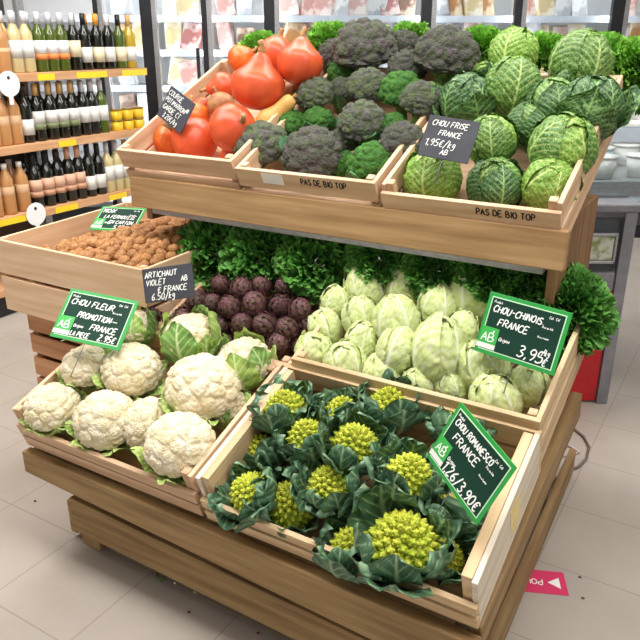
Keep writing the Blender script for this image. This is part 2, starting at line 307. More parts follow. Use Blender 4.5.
# ------------------------------------------------------------------ placing helpers
TB, TCAM = {}, RC
def spawn(key, fn):
    if key not in TB: TB[key] = fn(); return TB[key]
    return copy_tree(TB[key])
def cdir(a): v = RC@np.array(a, float); return Vector((v/np.linalg.norm(v)).tolist())
def frame_plane(y0, z0, tilt, h): # point and normal of a plane h above a tilted shelf
    n = np.array([0, -math.sin(tilt), math.cos(tilt)]); return np.array([0, y0, z0])+n*h, n
PL = {'r1': (OY1, OZ1, T1), 'r2': (1.45, .492, T1), 'up': (UY, UZ, T2), 'flat': (0, 0, 0)}
def put(o, px, py, rpx, pl, h, axis=(0, .7, .5), spin=None, asp=1.0, cz=1.0, rmul=1.0):
    p0, n = frame_plane(*PL[pl], h) if isinstance(pl, str) else pl
    c = at(px, py, p0, n); dist = float(np.dot(c-CC, RC@np.array([0, 0, -1.])))
    r = rpx*dist/F*rmul; ax = cdir(axis); q = ax.to_track_quat('Z', 'Y')
    from mathutils import Quaternion
    q = q@Quaternion((0, 0, 1), random.uniform(0, 2*PI) if spin is None else spin)
    o.rotation_mode = 'QUATERNION'; o.rotation_quaternion = q; o.scale = (r, r, r*asp)
    o.location = Vector(c.tolist())-ax*r*asp*cz
    return c, r
ICO = {}
def ico(n):
    if n not in ICO:
        import bmesh
        bm = bmesh.new(); bmesh.ops.create_icosphere(bm, subdivisions=n, radius=1); bm.verts.ensure_lookup_table()
        ICO[n] = (np.array([v.co[:] for v in bm.verts]), [tuple(v.index for v in f.verts) for f in bm.faces]); bm.free()
    return ICO[n]
def fib(n, seed=0, jit=.35):
    r = np.random.default_rng(seed); i = np.arange(n)+.5; ph = np.arccos(1-2*i/n); th = PI*(1+5**.5)*i
    P = np.stack([np.cos(th)*np.sin(ph), np.sin(th)*np.sin(ph), np.cos(ph)], 1)+r.normal(0, jit/np.sqrt(n), (n, 3))
    return P/np.linalg.norm(P, axis=1)[:, None]
def bumps(V, n, seed, p=1.0, jit=.5):
    P = fib(n, seed, jit); D = np.empty(len(V)); E_ = np.empty(len(V))
    for a in range(0, len(V), 4000):
        d = np.arccos(np.clip(V[a:a+4000]@P.T, -1, 1)); d.partition(1, axis=1); D[a:a+4000] = d[:, 0]; E_[a:a+4000] = d[:, 1]
    s = math.sqrt(4*PI/n); x = np.clip(1-(D/(s*.72))**2, 0, 1)**.5
    return x**p, np.clip((E_-D)/s, 0, 1)

def leaf(mb, phi, th0, th1, wmax, R=1.0, nu=40, nv=40, lift=.0, edge=.05, flare=.0, ruffle=.0, rf=6, pucker=.02, seed=0, zs=1.0, cz=1.0, nlat=6, midw=.06,
         latw=.022, sec=.5, ncell=200, secw=.10, tipw=.35, thick=True, curl=0, vamp=1.0):
    """a leaf wrapped round a ball centred at z=cz, from the bottom pole angle th0 to th1 (degrees)"""
    r = np.random.default_rng(seed); u = np.linspace(-1, 1, nu); v = np.linspace(0, 1, nv); U, Vv = np.meshgrid(u, v)
    wv = wmax*np.clip(np.sin(PI*np.clip(Vv*(1-tipw*.5)+.12, 0, 1)), .05, 1)**.7
    wv *= np.clip((1-Vv)/.12, 0, 1)**.5*.75+.25
    th = np.radians(th0+(th1-th0)*Vv); al = U*wv
    m = np.stack([np.sin(th)*math.cos(phi), np.sin(th)*math.sin(phi), -np.cos(th)], -1); t = np.array([-math.sin(phi), math.cos(phi), 0])
    D = np.cos(al)[..., None]*m+np.sin(al)[..., None]*t
    X = al*1.0; Y = (th-th[0, 0])
    L_ = float(Y.max())
    mid = np.clip(1-np.abs(X)/(midw*(1.15-Vv)), 0, 1)
    q = (Y/L_-.42*np.abs(X)/wmax*.9)*nlat+(X > 0)*.35; dl = np.abs(q-np.round(q))/nlat*L_
    lat = np.clip(1-dl/latw/(1.2-.6*np.abs(U)), 0, 1)*(q > .3)
    P = np.stack([r.uniform(-wmax, wmax, ncell), r.uniform(0, L_, ncell)], 1)
    Q = np.stack([X.ravel(), Y.ravel()], 1); d = np.linalg.norm(Q[:, None]-P[None], axis=2); d.partition(1, axis=1)
    s = math.sqrt(2*wmax*L_/ncell); e = np.clip((d[:, 1]-d[:, 0])/s, 0, 1).reshape(U.shape); f1 = (d[:, 0]/s).reshape(U.shape)
    se = np.clip(1-e/max(secw, .01), 0, 1)*sec
    vein = np.clip(np.maximum(np.maximum(mid**.6, lat**.7*.9), se), 0, 1)*vamp
    ph0 = r.uniform(0, 6)
    rad = R*(1+lift*Vv+edge*np.abs(U)**3*(.3+Vv)+flare*Vv**3)+pucker*(1-f1)*(1-vein*.6)-pucker*.5*lat+mid*midw*.35
    rad += ruffle*(np.abs(U)**2)*(.3+Vv)*np.sin(rf*Y*2+ph0+U*2)+ruffle*.7*Vv**4*np.sin(rf*X*3+ph0)
    if curl: D = D+np.array([0, 0, -1.])*(curl*Vv**3)[..., None]
    Pt = D*rad[..., None]; Pt[..., 2] *= zs; Pt[..., 2] += cz*zs
    Fc = [(i*nu+j, i*nu+j+1, (i+1)*nu+j+1, (i+1)*nu+j) for i in range(nv-1) for j in range(nu-1)]
    mb.add(Pt.reshape(-1, 3), Fc, vein.ravel()); return mb
def leafobj(name, m, parent, **k):
    mb = MB(); leaf(mb, **k); return mb.build(name, m, parent)
def ball(V, scale=(1, 1, 1), cz=1.0): return V*np.array(scale)+np.array([0, 0, cz])

# ------------------------------------------------------------------ cauliflower
m_curd = mat('cauliflower curd', '#e9dec4', '#dccca4', scale=3, rough=.75, spec=.15, bump=.6, vor=20, sss=.1, rand=.03)
m_cleaf = mat('cauliflower leaf', '#a9c468', '#8fb24c', scale=2, rough=.5, spec=.35, vein='#dfe8b4', rand=.06)
m_cleafd = mat('cauliflower outer leaf', '#7da852', '#648f43', scale=2, rough=.5, spec=.35, vein='#cfe0a4', rand=.06)
m_stem = mat('pale stem', '#cfdc9f', '#b9ca83', rough=.5)
def mk_cauli(leafy, seed):
    r = empty('cauliflower'); V, Fc = ico(6)
    b1, e1 = bumps(V, 64, seed, .7, .9); b2, e2 = bumps(V, 420, seed+1, .8, .9)
    rad = .90+.075*b1*np.clip(e1*3, .25, 1)+.024*b2*np.clip(e2*2, .3, 1); P = V*rad[:, None]; P[:, 2] = np.where(P[:, 2] < -.25, -.25+(P[:, 2]+.25)*.35, P[:, 2])
    k = P[:, 2] > -9; MB().add(ball(P, (1, 1, .88), .92), Fc).build('curd', m_curd, r)
    MB().lathe([(.2, 0), (.22, .05), (.3, .5), (.1, .6)], 16).build('stem', m_stem, r)
    n = 6 if leafy else 6; rr = random.Random(seed)
    for i in range(n):
        big = leafy and i % 3 != 1
        leafobj('leaf', m_cleaf if (i % 3 or not leafy) else m_cleafd, r, phi=2*PI*i/n+rr.uniform(-.2, .2), th0=18, th1=(142+rr.uniform(-8, 18) if big else (104 if leafy else 84)+rr.uniform(-10, 12)),
                wmax=.74 if big else .42, R=.93+.04*(i % 2), edge=.08, flare=.06 if big else .18, ruffle=.05, seed=seed*10+i, nlat=7, pucker=.02, sec=.0, ncell=110, midw=.12, latw=.035, nu=34, nv=44, tipw=.3)
    return r
CA = [ # px,py,r,h,leafy,axis,label
 (180, 446, 35, .115, 0, (.1, .8, .6), 'big creamy cauliflower touching the front lip, nearest the romanesco crate'),
 (149, 424, 27, .085, 0, (-.4, .5, .6), 'cream cauliflower half hidden behind the big front right one'),
 (106, 421, 31, .10, 0, (0, .7, .7), 'pale round cauliflower at the middle of the front lip'),
 (53, 409, 27, .10, 0, (-.1, .8, .5), 'cauliflower with drooping green leaf in the front left corner of its crate'),
 (87, 369, 25, .12, 0, (.0, .8, .4), 'cauliflower with a light green leaf on its right, directly below the cauliflower price sign'),
 (132, 371, 29, .13, 0, (.1, .7, .6), 'smooth cream cauliflower just right of the green price sign corner'),
 (203, 389, 37, .135, 0, (.1, .8, .5), 'largest whitest cauliflower in the middle right of the crate'),
 (191, 340, 29, .135, 1, (-.1, .9, .3), 'cauliflower wrapped in green leaves at the back of its crate, below the artichokes'),
 (244, 364, 28, .12, 1, (-.2, .8, .5), 'leafy cauliflower with a curled leaf, back right corner by the crate divider'),
 (228, 408, 22, .07, 1, (.4, .6, .3), 'low leafy cauliflower wedged against the crate divider'),
 (135, 330, 21, .13, 1, (.1, .8, .2), 'leaf wrapped cauliflower behind the cauliflower price sign')]
for i, (px, py, r_, h, lf, ax, lab) in enumerate(CA):
    v = ('ca', lf, i % 2); o = spawn(v, lambda: mk_cauli(lf, 3+5*(i % 2)+lf)); setp(o, lab, 'cauliflower', 'cauliflowers in the front left crate'); put(o, px, py, r_, 'r1', h, ax, cz=.9, rmul=1.06)

# ------------------------------------------------------------------ romanesco
m_rom = mat('romanesco head', '#acbb36', '#c9cc48', scale=4, rough=.6, spec=.25, sss=.08, rand=.08)
m_rleaf = mat('romanesco leaf', '#4f7353', '#3a5d46', scale=2.5, rough=.5, spec=.4, vein='#a3c093', rand=.12)
m_rstalk = mat('romanesco rib', '#9fbd7c', '#86a866', rough=.5)
def mk_rom(seed):
    r = empty('romanesco'); rr = random.Random(seed); mb = MB()
    n = 84; V0, F0 = ico(2)
    prof = lambda t: (.78*math.sin(min(1, t*1.05)*PI/2)**.85, 1.50-.95*t**1.2)
    mb.add(np.array([(p[0]*.68*math.cos(a), p[0]*.68*math.sin(a), p[1]-.12) for p in [prof(j/8) for j in range(9)] for a in np.linspace(0, 2*PI, 17)[:16]]),
           [(i*16+k, i*16+(k+1) % 16, (i+1)*16+(k+1) % 16, (i+1)*16+k) for i in range(8) for k in range(16)])
    for i in range(n):
        t = ((i+.5)/n)**.62; a = i*2.39996; rr_, z = prof(t); s = .055+.125*t
        N = Vector((math.cos(a)*(.25+t), math.sin(a)*(.25+t), 1.1-t*.9)).normalized(); q = np.array(N.to_track_quat('Z', 'Y').to_matrix())
        V = []; Fc = []; K = 11; J = 5
        for j in range(J):
            tt = j/(J-1)
            for k in range(K):
                b = 2*PI*k/K+j*.55; rad = s*(1-tt)**.8*(1+.22*math.cos(b*5+j*2.6))*1.05+.002; V.append((rad*math.cos(b), rad*math.sin(b), s*(1.75*tt-.25)))
        for j in range(J-1):
            for k in range(K): Fc.append((j*K+k, j*K+(k+1) % K, (j+1)*K+(k+1) % K, (j+1)*K+k))
        base = np.array([rr_*.72*math.cos(a), rr_*.72*math.sin(a), z])
        mb.add(np.array(V)@q.T+base, Fc)
        for k in range(5): # knobbly side buds
            b = 2*PI*k/5+i; off = np.array([math.cos(b)*s*.62, math.sin(b)*s*.62, s*.35])@q.T
            mb.add(V0[:42]*s*.40+base+off, [f for f in F0 if max(f) < 42] or F0) if False else mb.add(ICO1[0]*s*.42+base+off, ICO1[1])
    mb.build('curd', m_rom, r)
    MB().tube([(0, 0, 0), (0, 0, .4)], [.16, .2], 10).build('stem', m_rstalk, r)
    for i in range(11):
        inner = i >= 5
        leafobj('leaf', m_rleaf, r, phi=2*PI*i/(6 if inner else 5)+rr.uniform(-.3, .3), th0=25, th1=(120 if inner else 112)+rr.uniform(-22, 10), wmax=.66 if not inner else .5, R=(.84 if inner else .93)+rr.uniform(-.04, .06),
                edge=.14*(-1)**i, flare=.14 if not inner else .08, lift=.10, ruffle=.09, rf=4, seed=seed*20+i, nlat=5, pucker=.03, sec=.0, ncell=70, midw=.12, latw=.035, nu=30, nv=34, tipw=.75, curl=.05 if not inner else .0)
    return r
ICO1 = ico(1)
RO = [
 (284, 405, 27, .115, (-.2, .9, .5), 'yellowish romanesco in the back left corner of its crate'),
 (343, 409, 23, .105, (.1, .9, .4), 'small romanesco at the back of the crate, below the Chinese cabbages'),
 (389, 403, 28, .11, (.0, .9, .4), 'romanesco at the back right of the crate, left of the tilted green sign'),
 (306, 434, 26, .12, (-.2, .8, .6), 'bright romanesco cone in the second row, left of the centre one'),
 (354, 441, 30, .13, (0, .8, .7), 'round romanesco in the very centre of its crate'),
 (410, 470, 29, .12, (.1, .8, .6), 'romanesco half framed by dark leaves just left of the romanesco price sign'),
 (246, 491, 27, .075, (-.6, .5, .6), 'little romanesco peeking from leaves at the front left crate corner'),
 (329, 482, 28, .10, (-.2, .7, .7), 'narrow romanesco with a cut leaf stalk, middle of the front half'),
 (402, 537, 43, .09, (-.1, .8, .6), 'largest brightest romanesco at the front right of its crate'),
 (353, 543, 30, .04, (-.1, .8, .5), 'low romanesco behind the front lip, left of the largest one'),
 (460, 425, 27, .09, (.2, .9, .3), 'leafy romanesco hidden behind the romanesco price sign'),
 (450, 510, 27, .05, (.4, .8, .3), 'dark leaved romanesco under the tilted green sign by the right crate wall'),
 (446, 553, 25, .035, (.2, .7, .4), 'leafy romanesco in the front right corner of the crate'),
 (290, 500, 30, .045, (-.1, .6, .8), 'big leaved romanesco between the two little front left heads'),
 (262, 448, 24, .05, (-.4, .8, .3), 'dark leafy romanesco against the left divider board')]
for i, (px, py, r_, h, ax, lab) in enumerate(RO):
    o = spawn(('ro', i % 3), lambda: mk_rom(11+i)); setp(o, lab, 'romanesco', 'romanesco heads in the front right crate'); put(o, px, py, r_, 'r1', h+.012, ax, cz=1.0, rmul=1.15)

# ------------------------------------------------------------------ Chinese cabbage
m_chi = mat('chinese cabbage leaf', '#bfd078', '#d3dd98', scale=2.5, rough=.5, spec=.35, vein='#f2f2dc', sss=.05, rand=.05)
def mk_chi(seed):
    r = empty('chinese_cabbage'); rr = random.Random(seed); V, Fc = ico(3); n = 5
    MB().add(ball(V*.88, (1, 1, 1.0), 1.0), Fc).build('heart', m_chi, r)
    for i in range(n+3):
        leafobj('leaf', m_chi, r, phi=2.4*i+rr.uniform(-.3, .3), th0=12, th1=(196 if i < 4 else 160)+rr.uniform(-20, 14), wmax=1.0, R=.90+.022*i, edge=.03, flare=.03, ruffle=.035, rf=5,
                seed=seed*10+i, nlat=8, pucker=.055, sec=.45, ncell=120, midw=.16, latw=.035, nu=34, nv=44, tipw=.25, secw=.2)
    return r
ORD = ['leftmost', 'second from the left', 'third from the left', 'fourth from the left', 'fifth from the left', 'sixth from the left', 'seventh from the left', 'eighth from the left', 'ninth from the left', 'tenth from the left', 'eleventh from the left', 'twelfth from the left', 'thirteenth from the left', 'fourteenth from the left', 'fifteenth from the left', 'sixteenth from the left', 'seventeenth from the left', 'eighteenth from the left', 'nineteenth from the left']
CH = {'back': [(367, 287, 21, .16), (405, 288, 19, .16), (472, 296, 24, .16), (545, 300, 19, .15)],
 'second': [(336, 304, 15, .14), (361, 317, 18, .15), (397, 322, 23, .165), (438, 307, 20, .15), (461, 330, 16, .14), (508, 340, 20, .12)],
 'third': [(325, 328, 16, .12), (362, 341, 17, .13), (398, 351, 20, .14), (440, 350, 27, .15), (483, 367, 24, .13), (528, 385, 19, .10)],
 'front': [(315, 354, 19, .10), (345, 366, 21, .10), (382, 376, 19, .09), (419, 385, 16, .085), (452, 388, 16, .085), (495, 402, 25, .10)]}
k_ = 0
for row in ('front', 'third', 'second', 'back'):
    for i, (px, py, r_, h) in enumerate(CH[row]):
        o = spawn(('ch', k_ % 3), lambda: mk_chi(31+k_)); setp(o, f'pale yellow green Chinese cabbage, {ORD[i]} in the {row} row of its crate', 'chinese cabbage', 'Chinese cabbages in their crate')
        put(o, px, py, r_, 'r2', h, (random.uniform(-.5, .3), .9, random.uniform(.1, .6)), asp=1.22, rmul=1.0); k_ += 1

# ------------------------------------------------------------------ artichokes
m_art = mat('artichoke bract', '#683748', '#4c2c31', scale=2.2, rough=.5, spec=.35, vein='#71704a', rand=.28)
m_ats = mat('artichoke stem', '#8a9060', '#757c4c', rough=.6)
def mk_art(seed):
    r = empty('artichoke'); mb = MB(); V, Fc = ico(3); mb.add(ball(V*.72, (1, 1, 1.0), 1.0), Fc); n = 46
    for i in range(n):
        t = (i+.5)/n; th = math.radians(32+138*t); ph = i*2.39996; nu = 5; nv = 6; L_ = .52-.12*t; P = []; A = []
        for b in range(nv):
            v = b/(nv-1)
            for a in range(nu):
                u = a/(nu-1)*2-1; w_ = (.42-.14*t)*(1-v**1.8)**.8+.012; tt = th+L_*v*1.1; al = u*w_
                m = np.array([math.sin(tt)*math.cos(ph), math.sin(tt)*math.sin(ph), -math.cos(tt)]); tn = np.array([-math.sin(ph), math.cos(ph), 0])
                rad = .78+.16*v-.05*u*u+(.08*v**3 if t < .5 else 0)-.10*t*v
                P.append((m*math.cos(al)+tn*math.sin(al))*rad*np.array([1, 1, 1.12])+np.array([0, 0, 1])); A.append(.7*(1-v)**2)
        mb.add(np.array(P), [(y*nu+x, y*nu+x+1, (y+1)*nu+x+1, (y+1)*nu+x) for y in range(nv-1) for x in range(nu-1)], A)
    mb.build('globe', m_art, r); MB().tube([(0, 0, -.45), (0, 0, .5)], .14, 10).build('stem', m_ats, r); return r
AR = {'back': [(199, 303, 14, .13), (221, 285, 12, .14), (241, 290, 14, .15), (262, 286, 12, .14), (287, 288, 13, .14), (308, 292, 13, .12)],
 'second': [(150, 317, 13, .12), (184, 318, 12, .10), (213, 306, 13, .12), (230, 308, 15, .135), (256, 305, 15, .145), (280, 306, 15, .14), (299, 311, 14, .13)],
 'third': [(168, 327, 12, .09), (220, 327, 13, .09), (243, 326, 14, .11), (266, 325, 14, .12), (288, 329, 14, .11), (307, 326, 12, .09)],
 'front': [(200, 335, 12, .06), (229, 345, 12, .06), (254, 345, 14, .08), (278, 346, 14, .08), (300, 347, 12, .06)]}
k_ = 0
for row in ('front', 'third', 'second', 'back'):
    for i, (px, py, r_, h) in enumerate(AR[row]):
        o = spawn(('ar', k_ % 2), lambda: mk_art(k_)); setp(o, f'dark purple artichoke, {ORD[i]} in the {row} row of artichokes', 'artichoke', 'purple artichokes in their crate')
        put(o, px, py, r_, 'r2', h, (random.uniform(-.7, .7), random.uniform(.1, .9), random.uniform(.2, .9)), rmul=1.08); k_ += 1

# ------------------------------------------------------------------ curly lettuce
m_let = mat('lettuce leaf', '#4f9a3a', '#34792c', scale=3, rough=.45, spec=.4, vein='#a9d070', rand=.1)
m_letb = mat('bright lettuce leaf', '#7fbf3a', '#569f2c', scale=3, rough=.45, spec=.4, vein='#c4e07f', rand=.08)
def mk_let(seed, m):
    r = empty('curly_lettuce'); rr = np.random.default_rng(seed)
    dirs = [d for d in fib(230, seed, .8) if d[2] > -.28]; k = 0
    for part in range(4):
        mb = MB()
        for d in dirs[part::4]:
            nu = 27; nv = 8; U, Vv = np.meshgrid(np.linspace(-1, 1, nu), np.linspace(0, 1, nv)); t1 = np.cross(d, rr.normal(size=3)); t1 /= np.linalg.norm(t1); t2 = np.cross(d, t1)
            l = rr.uniform(.82, 1.06); w_ = (.03+.25*Vv**.7); a1 = rr.uniform(0, 6); f = Vv**1.5
            out = l*(.30+.70*Vv)*(1-.10*(U*Vv)**2)+.05*f*np.sin(U*15+a1)
            wob = .06*f*np.sin(U*9+a1)+.055*f*np.sin(U*19+Vv*7+a1*2)+.10*f*(U**2)*math.sin(a1); y = U*w_+.03*f*np.sin(U*17+a1*3)
            P = out[..., None]*d+y[..., None]*t1+wob[..., None]*t2; P[..., 2] = P[..., 2]*.85+.35
            mb.add(P.reshape(-1, 3), [(q*nu+p, q*nu+p+1, (q+1)*nu+p+1, (q+1)*nu+p) for q in range(nv-1) for p in range(nu-1)], (.22*np.clip(Vv-.7, 0, 1)/.3+.5*(1-Vv)**2*(np.abs(U) < .2)).ravel())
        mb.build('leaf_rosette', m, r)
    MB().lathe([(.14, 0), (.16, .05), (.12, .3), (.02, .34)], 12).build('stem', m_stem, r); return r
# lower lettuces under the upper board, and the bright row behind the upper crates
LE = [(210, 252, 36, 'g', (-.3, .6, .7), 'dark green curly lettuce nearest the walnut crate'), (262, 256, 38, 'g', (0, .5, .8), 'curly lettuce behind the artichokes, second from the walnut crate'),
 (317, 262, 37, 'g', (.1, .5, .8), 'curly lettuce between artichokes and Chinese cabbages'), (380, 258, 30, 'g', (.1, .6, .7), 'shaded curly lettuce behind the back left Chinese cabbages'),
 (435, 268, 30, 'g', (0, .5, .8), 'shaded curly lettuce under the middle of the upper right board'), (490, 272, 30, 'g', (.1, .6, .7), 'curly lettuce above the Chinese cabbage price sign'),
 (528, 282, 34, 'g', (.2, .6, .7), 'curly lettuce behind the lone right Chinese cabbage'), (572, 309, 42, 'g', (.5, .5, .7), 'large curly lettuce hanging over the right edge by the red panel')]
for i, (px, py, r_, c, ax, lab) in enumerate(LE):
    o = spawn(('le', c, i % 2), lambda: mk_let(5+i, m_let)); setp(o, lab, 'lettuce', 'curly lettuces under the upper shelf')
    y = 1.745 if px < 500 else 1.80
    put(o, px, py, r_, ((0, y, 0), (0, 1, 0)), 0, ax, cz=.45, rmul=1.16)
LU = [(262, 52, 26), (330, 44, 28), (377, 42, 22), (412, 42, 26), (480, 50, 30), (545, 54, 28), (602, 60, 34), (640, 66, 36), (634, 98, 26)]
for i, (px, py, r_) in enumerate(LU):
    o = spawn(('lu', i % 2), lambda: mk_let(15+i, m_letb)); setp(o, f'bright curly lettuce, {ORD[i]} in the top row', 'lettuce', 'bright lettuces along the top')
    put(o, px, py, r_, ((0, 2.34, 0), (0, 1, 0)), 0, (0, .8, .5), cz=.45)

# ------------------------------------------------------------------ savoy cabbage
m_sav = mat('savoy leaf', '#44742c', '#356428', scale=2, rough=.45, spec=.4, vein='#cfe08a', netscale=8.5, netcol='#b5d070', netw=.055, rand=.10, bump=.5)
m_savd = mat('dark savoy leaf', '#264f27', '#1e4323', scale=2, rough=.45, spec=.4, vein='#a8cc80', netscale=8.5, netcol='#86b068', netw=.055, rand=.10, bump=.5)
m_savl = mat('bright savoy leaf', '#6c9a2c', '#568628', scale=2, rough=.45, spec=.4, vein='#e2ec9f', netscale=8.5, netcol='#cfe27c', netw=.055, rand=.06, bump=.5)
def mk_sav(seed, ms, openleaf):
    r = empty('savoy_cabbage'); rr = random.Random(seed); V, Fc = ico(4)
    MB().add(ball(V*.84), Fc).build('heart', ms[0], r)
    for i in range(7):
        leafobj('leaf', ms[min(1, i//4)] , r, phi=2.4*i+rr.uniform(-.3, .3), th0=10, th1=(205 if i < 4 else 165)+rr.uniform(-14, 10), wmax=1.12, R=.88+.02*i, edge=.03, flare=.02+.03*(i > 4), ruffle=.02, rf=5,
                seed=seed*10+i, nlat=11, pucker=.06, sec=.12, ncell=110, midw=.06, latw=.026, nu=60, nv=70, tipw=.2, secw=.12)
    if openleaf:
        for i in range(3):
            leafobj('outer_leaf', ms[1], r, phi=2.1*i+1, th0=15, th1=125+rr.uniform(-10, 10), wmax=.95, R=1.02, edge=.16, flare=.35, ruffle=.05, rf=5, seed=seed*10+20+i, nlat=8, pucker=.035, sec=.42,
                    ncell=240, midw=.065, latw=.026, nu=50, nv=56, tipw=.2, secw=.16, curl=.1)
    MB().lathe([(.16, -.05), (.16, .2)], 12).build('stem', m_stem, r); return r
SA = [
 (433, 178, 28, .085, 'l', (-.2, .8, .6), 'bright yellow green savoy cabbage below the slate sign at the front of its crate'),
 (496, 186, 27, .08, 'd', (0, .8, .6), 'dark savoy cabbage at the middle of the front lip'),
 (550, 185, 27, .085, 'l', (.1, .5, .9), 'vivid savoy cabbage with folded heart in the front right corner'),
 (492, 141, 24, .14, 'm', (-.2, .8, .5), 'savoy cabbage touching the right edge of the slate sign'),
 (528, 126, 22, .12, 'd', (.1, .8, .4), 'dark savoy cabbage between the two middle row light ones'),
 (562, 149, 32, .13, 'm', (.1, .7, .7), 'large round savoy cabbage against the right crate wall'),
 (468, 101, 26, .15, 'd2', (-.3, .7, .6), 'savoy cabbage with curled back leaf above the slate sign'),
 (513, 87, 27, .17, 'm', (.1, .8, .5), 'savoy cabbage directly in front of the pale topmost one'),
 (552, 107, 27, .14, 'd', (-.1, .8, .5), 'savoy cabbage with spread leaf left of the big dark leaf'),
 (590, 108, 30, .14, 'd2', (.2, .8, .5), 'dark wide leaved savoy cabbage at the right wall, middle depth'),
 (514, 53, 23, .18, 'l', (.1, .9, .4), 'light ribbed savoy cabbage at the top of the heap'),
 (581, 64, 29, .16, 'm', (.2, .8, .5), 'round savoy cabbage in the back right corner of its crate'),
 (484, 78, 15, .14, 'm', (-.3, .8, .5), 'small savoy cabbage behind the curled leaf one')]
SM = {'l': (m_savl, m_savl), 'm': (m_savl, m_sav), 'd': (m_sav, m_savd), 'd2': (m_savd, m_savd)}
for i, (px, py, r_, h, c, ax, lab) in enumerate(SA):
    o = spawn(('sa', c), lambda: mk_sav(51+i, SM[c], c == 'd2')); setp(o, lab, 'savoy cabbage', 'savoy cabbages in the upper right crate'); put(o, px, py, r_, 'up', h, ax, rmul=1.05)

# ------------------------------------------------------------------ broccoli
m_bro = {'p': mat('purple broccoli head', '#635a5e', '#59614a', scale=5, rough=.8, spec=.15, bump=1.0, vor=24, rand=.08),
         'q': mat('grey green broccoli head', '#62724a', '#676363', scale=4, rough=.8, spec=.15, bump=1.0, vor=24, rand=.08),
         'g': mat('green broccoli head', '#57883a', '#447339', scale=4, rough=.8, spec=.15, bump=1.0, vor=24, rand=.06)}
m_bleaf = mat('broccoli leaf', '#4a7f4f', '#3b6e46', scale=2, rough=.5, spec=.35, vein='#93bb86', rand=.06)
m_bst = mat('broccoli stalk', '#7ba050', '#6a9045', rough=.6)
def mk_bro(seed, m, nleaf):
    r = empty('broccoli'); V, Fc = ico(6)
    b1, e1 = bumps(V, 58, seed, .8, 1.2); b2, e2 = bumps(V, 300, seed+1, .8, .9); b3, e3 = bumps(V, 1300, seed+2, .8)
    rad = .86+.11*b1*np.clip(e1*2.5, .3, 1)+.035*b2*np.clip(e2*3, .2, 1)+.026*b3; P = V*rad[:, None]; P[:, 2] = np.where(P[:, 2] < -.15, -.15+(P[:, 2]+.15)*.35, P[:, 2])
    MB().add(ball(P, (1, 1, .92), .9), Fc).build('crown', m, r)
    mb = MB(); mb.tube([(0, 0, -.35), (0, 0, .1), (0, 0, .75)], [.24, .22, .3], 12)
    for i in range(6):
        a = i*1.05; mb.tube([(0, 0, .15), (.28*math.cos(a), .28*math.sin(a), .45), (.5*math.cos(a), .5*math.sin(a), .72)], [.1, .09, .12], 8)
    mb.build('stalk', m_bst, r)
    for i in range(nleaf):
        leafobj('leaf', m_bleaf, r, phi=2.2*i+seed, th0=30, th1=100, wmax=.36, R=.95, edge=.1, flare=.25, ruffle=.06, seed=seed+i, nlat=5, pucker=.01, sec=.1, ncell=60, midw=.07, nu=20, nv=24)
    return r
BR = [
 (365, 51, 28, .20, 'p', 0, (-.1, .8, .5), 'large purple grey broccoli head at the top of the heap, right of the pumpkins'),
 (335, 57, 16, .17, 'p', 0, (-.3, .8, .5), 'small purple broccoli tucked between topmost pumpkin and the large purple head'),
 (341, 73, 12, .15, 'g', 0, (-.2, .7, .6), 'tiny green broccoli right of the topmost pumpkin'),
 (404, 47, 15, .17, 'p', 0, (0, .9, .4), 'purple broccoli peeping between the two big topmost heads'),
 (407, 69, 17, .17, 'p', 0, (.1, .8, .6), 'purple broccoli just left below the big round dark head'),
 (446, 58, 28, .19, 'p', 0, (.1, .8, .5), 'big round dark broccoli at the top right beside the savoy cabbages'),
 (316, 96, 17, .15, 'q', 1, (-.2, .8, .6), 'grey green broccoli next to the butternut squash tip'),
 (341, 93, 14, .13, 'q', 1, (0, .7, .5), 'small broccoli with side leaf in the third row'),
 (368, 89, 19, .16, 'q', 0, (.1, .8, .6), 'rounded grey broccoli below the large purple head'),
 (401, 93, 20, .15, 'g', 0, (-.1, .8, .5), 'green broccoli in the middle under the two big dark heads'),
 (422, 103, 20, .15, 'q', 0, (.2, .8, .6), 'dark broccoli directly left above the slate savoy sign'),
 (362, 124, 21, .13, 'q', 1, (0, .7, .7), 'grey green broccoli with grey leaf in the centre of the crate'),
 (394, 127, 13, .11, 'g', 0, (0, .7, .6), 'small green broccoli beside the centre one'),
 (403, 144, 20, .115, 'p', 0, (.1, .7, .7), 'purple broccoli at the lower left corner of the slate savoy sign'),
 (313, 157, 27, .10, 'p', 1, (-.1, .7, .7), 'large purple broccoli resting over the front lip of the crate'),
 (262, 148, 24, .10, 'q', 2, (-.3, .7, .6), 'green grey broccoli with a broad leaf hanging over the front lip'),
 (372, 166, 22, .08, 'g', 1, (-.2, .8, .5), 'vivid green broccoli at the front right of its crate'),
 (288, 126, 17, .10, 'g', 2, (-.1, .8, .5), 'leafy green broccoli below the butternut squash'),
 (318, 122, 14, .11, 'g', 2, (0, .8, .5), 'leafy small broccoli behind the large front purple one'),
 (343, 166, 14, .065, 'g', 0, (-.2, .8, .5), 'small green broccoli squeezed between the two front ones'),
 (344, 143, 14, .08, 'q', 1, (0, .8, .5), 'small broccoli in the gap behind the two front ones')]
for i, (px, py, r_, h, c, nl, ax, lab) in enumerate(BR):
    o = spawn(('br', c, nl), lambda: mk_bro(71+3*i, m_bro[c], nl)); setp(o, lab, 'broccoli', 'broccoli heads in the upper middle crate'); put(o, px, py, r_, 'up', h, ax, cz=.9, rmul=1.2)

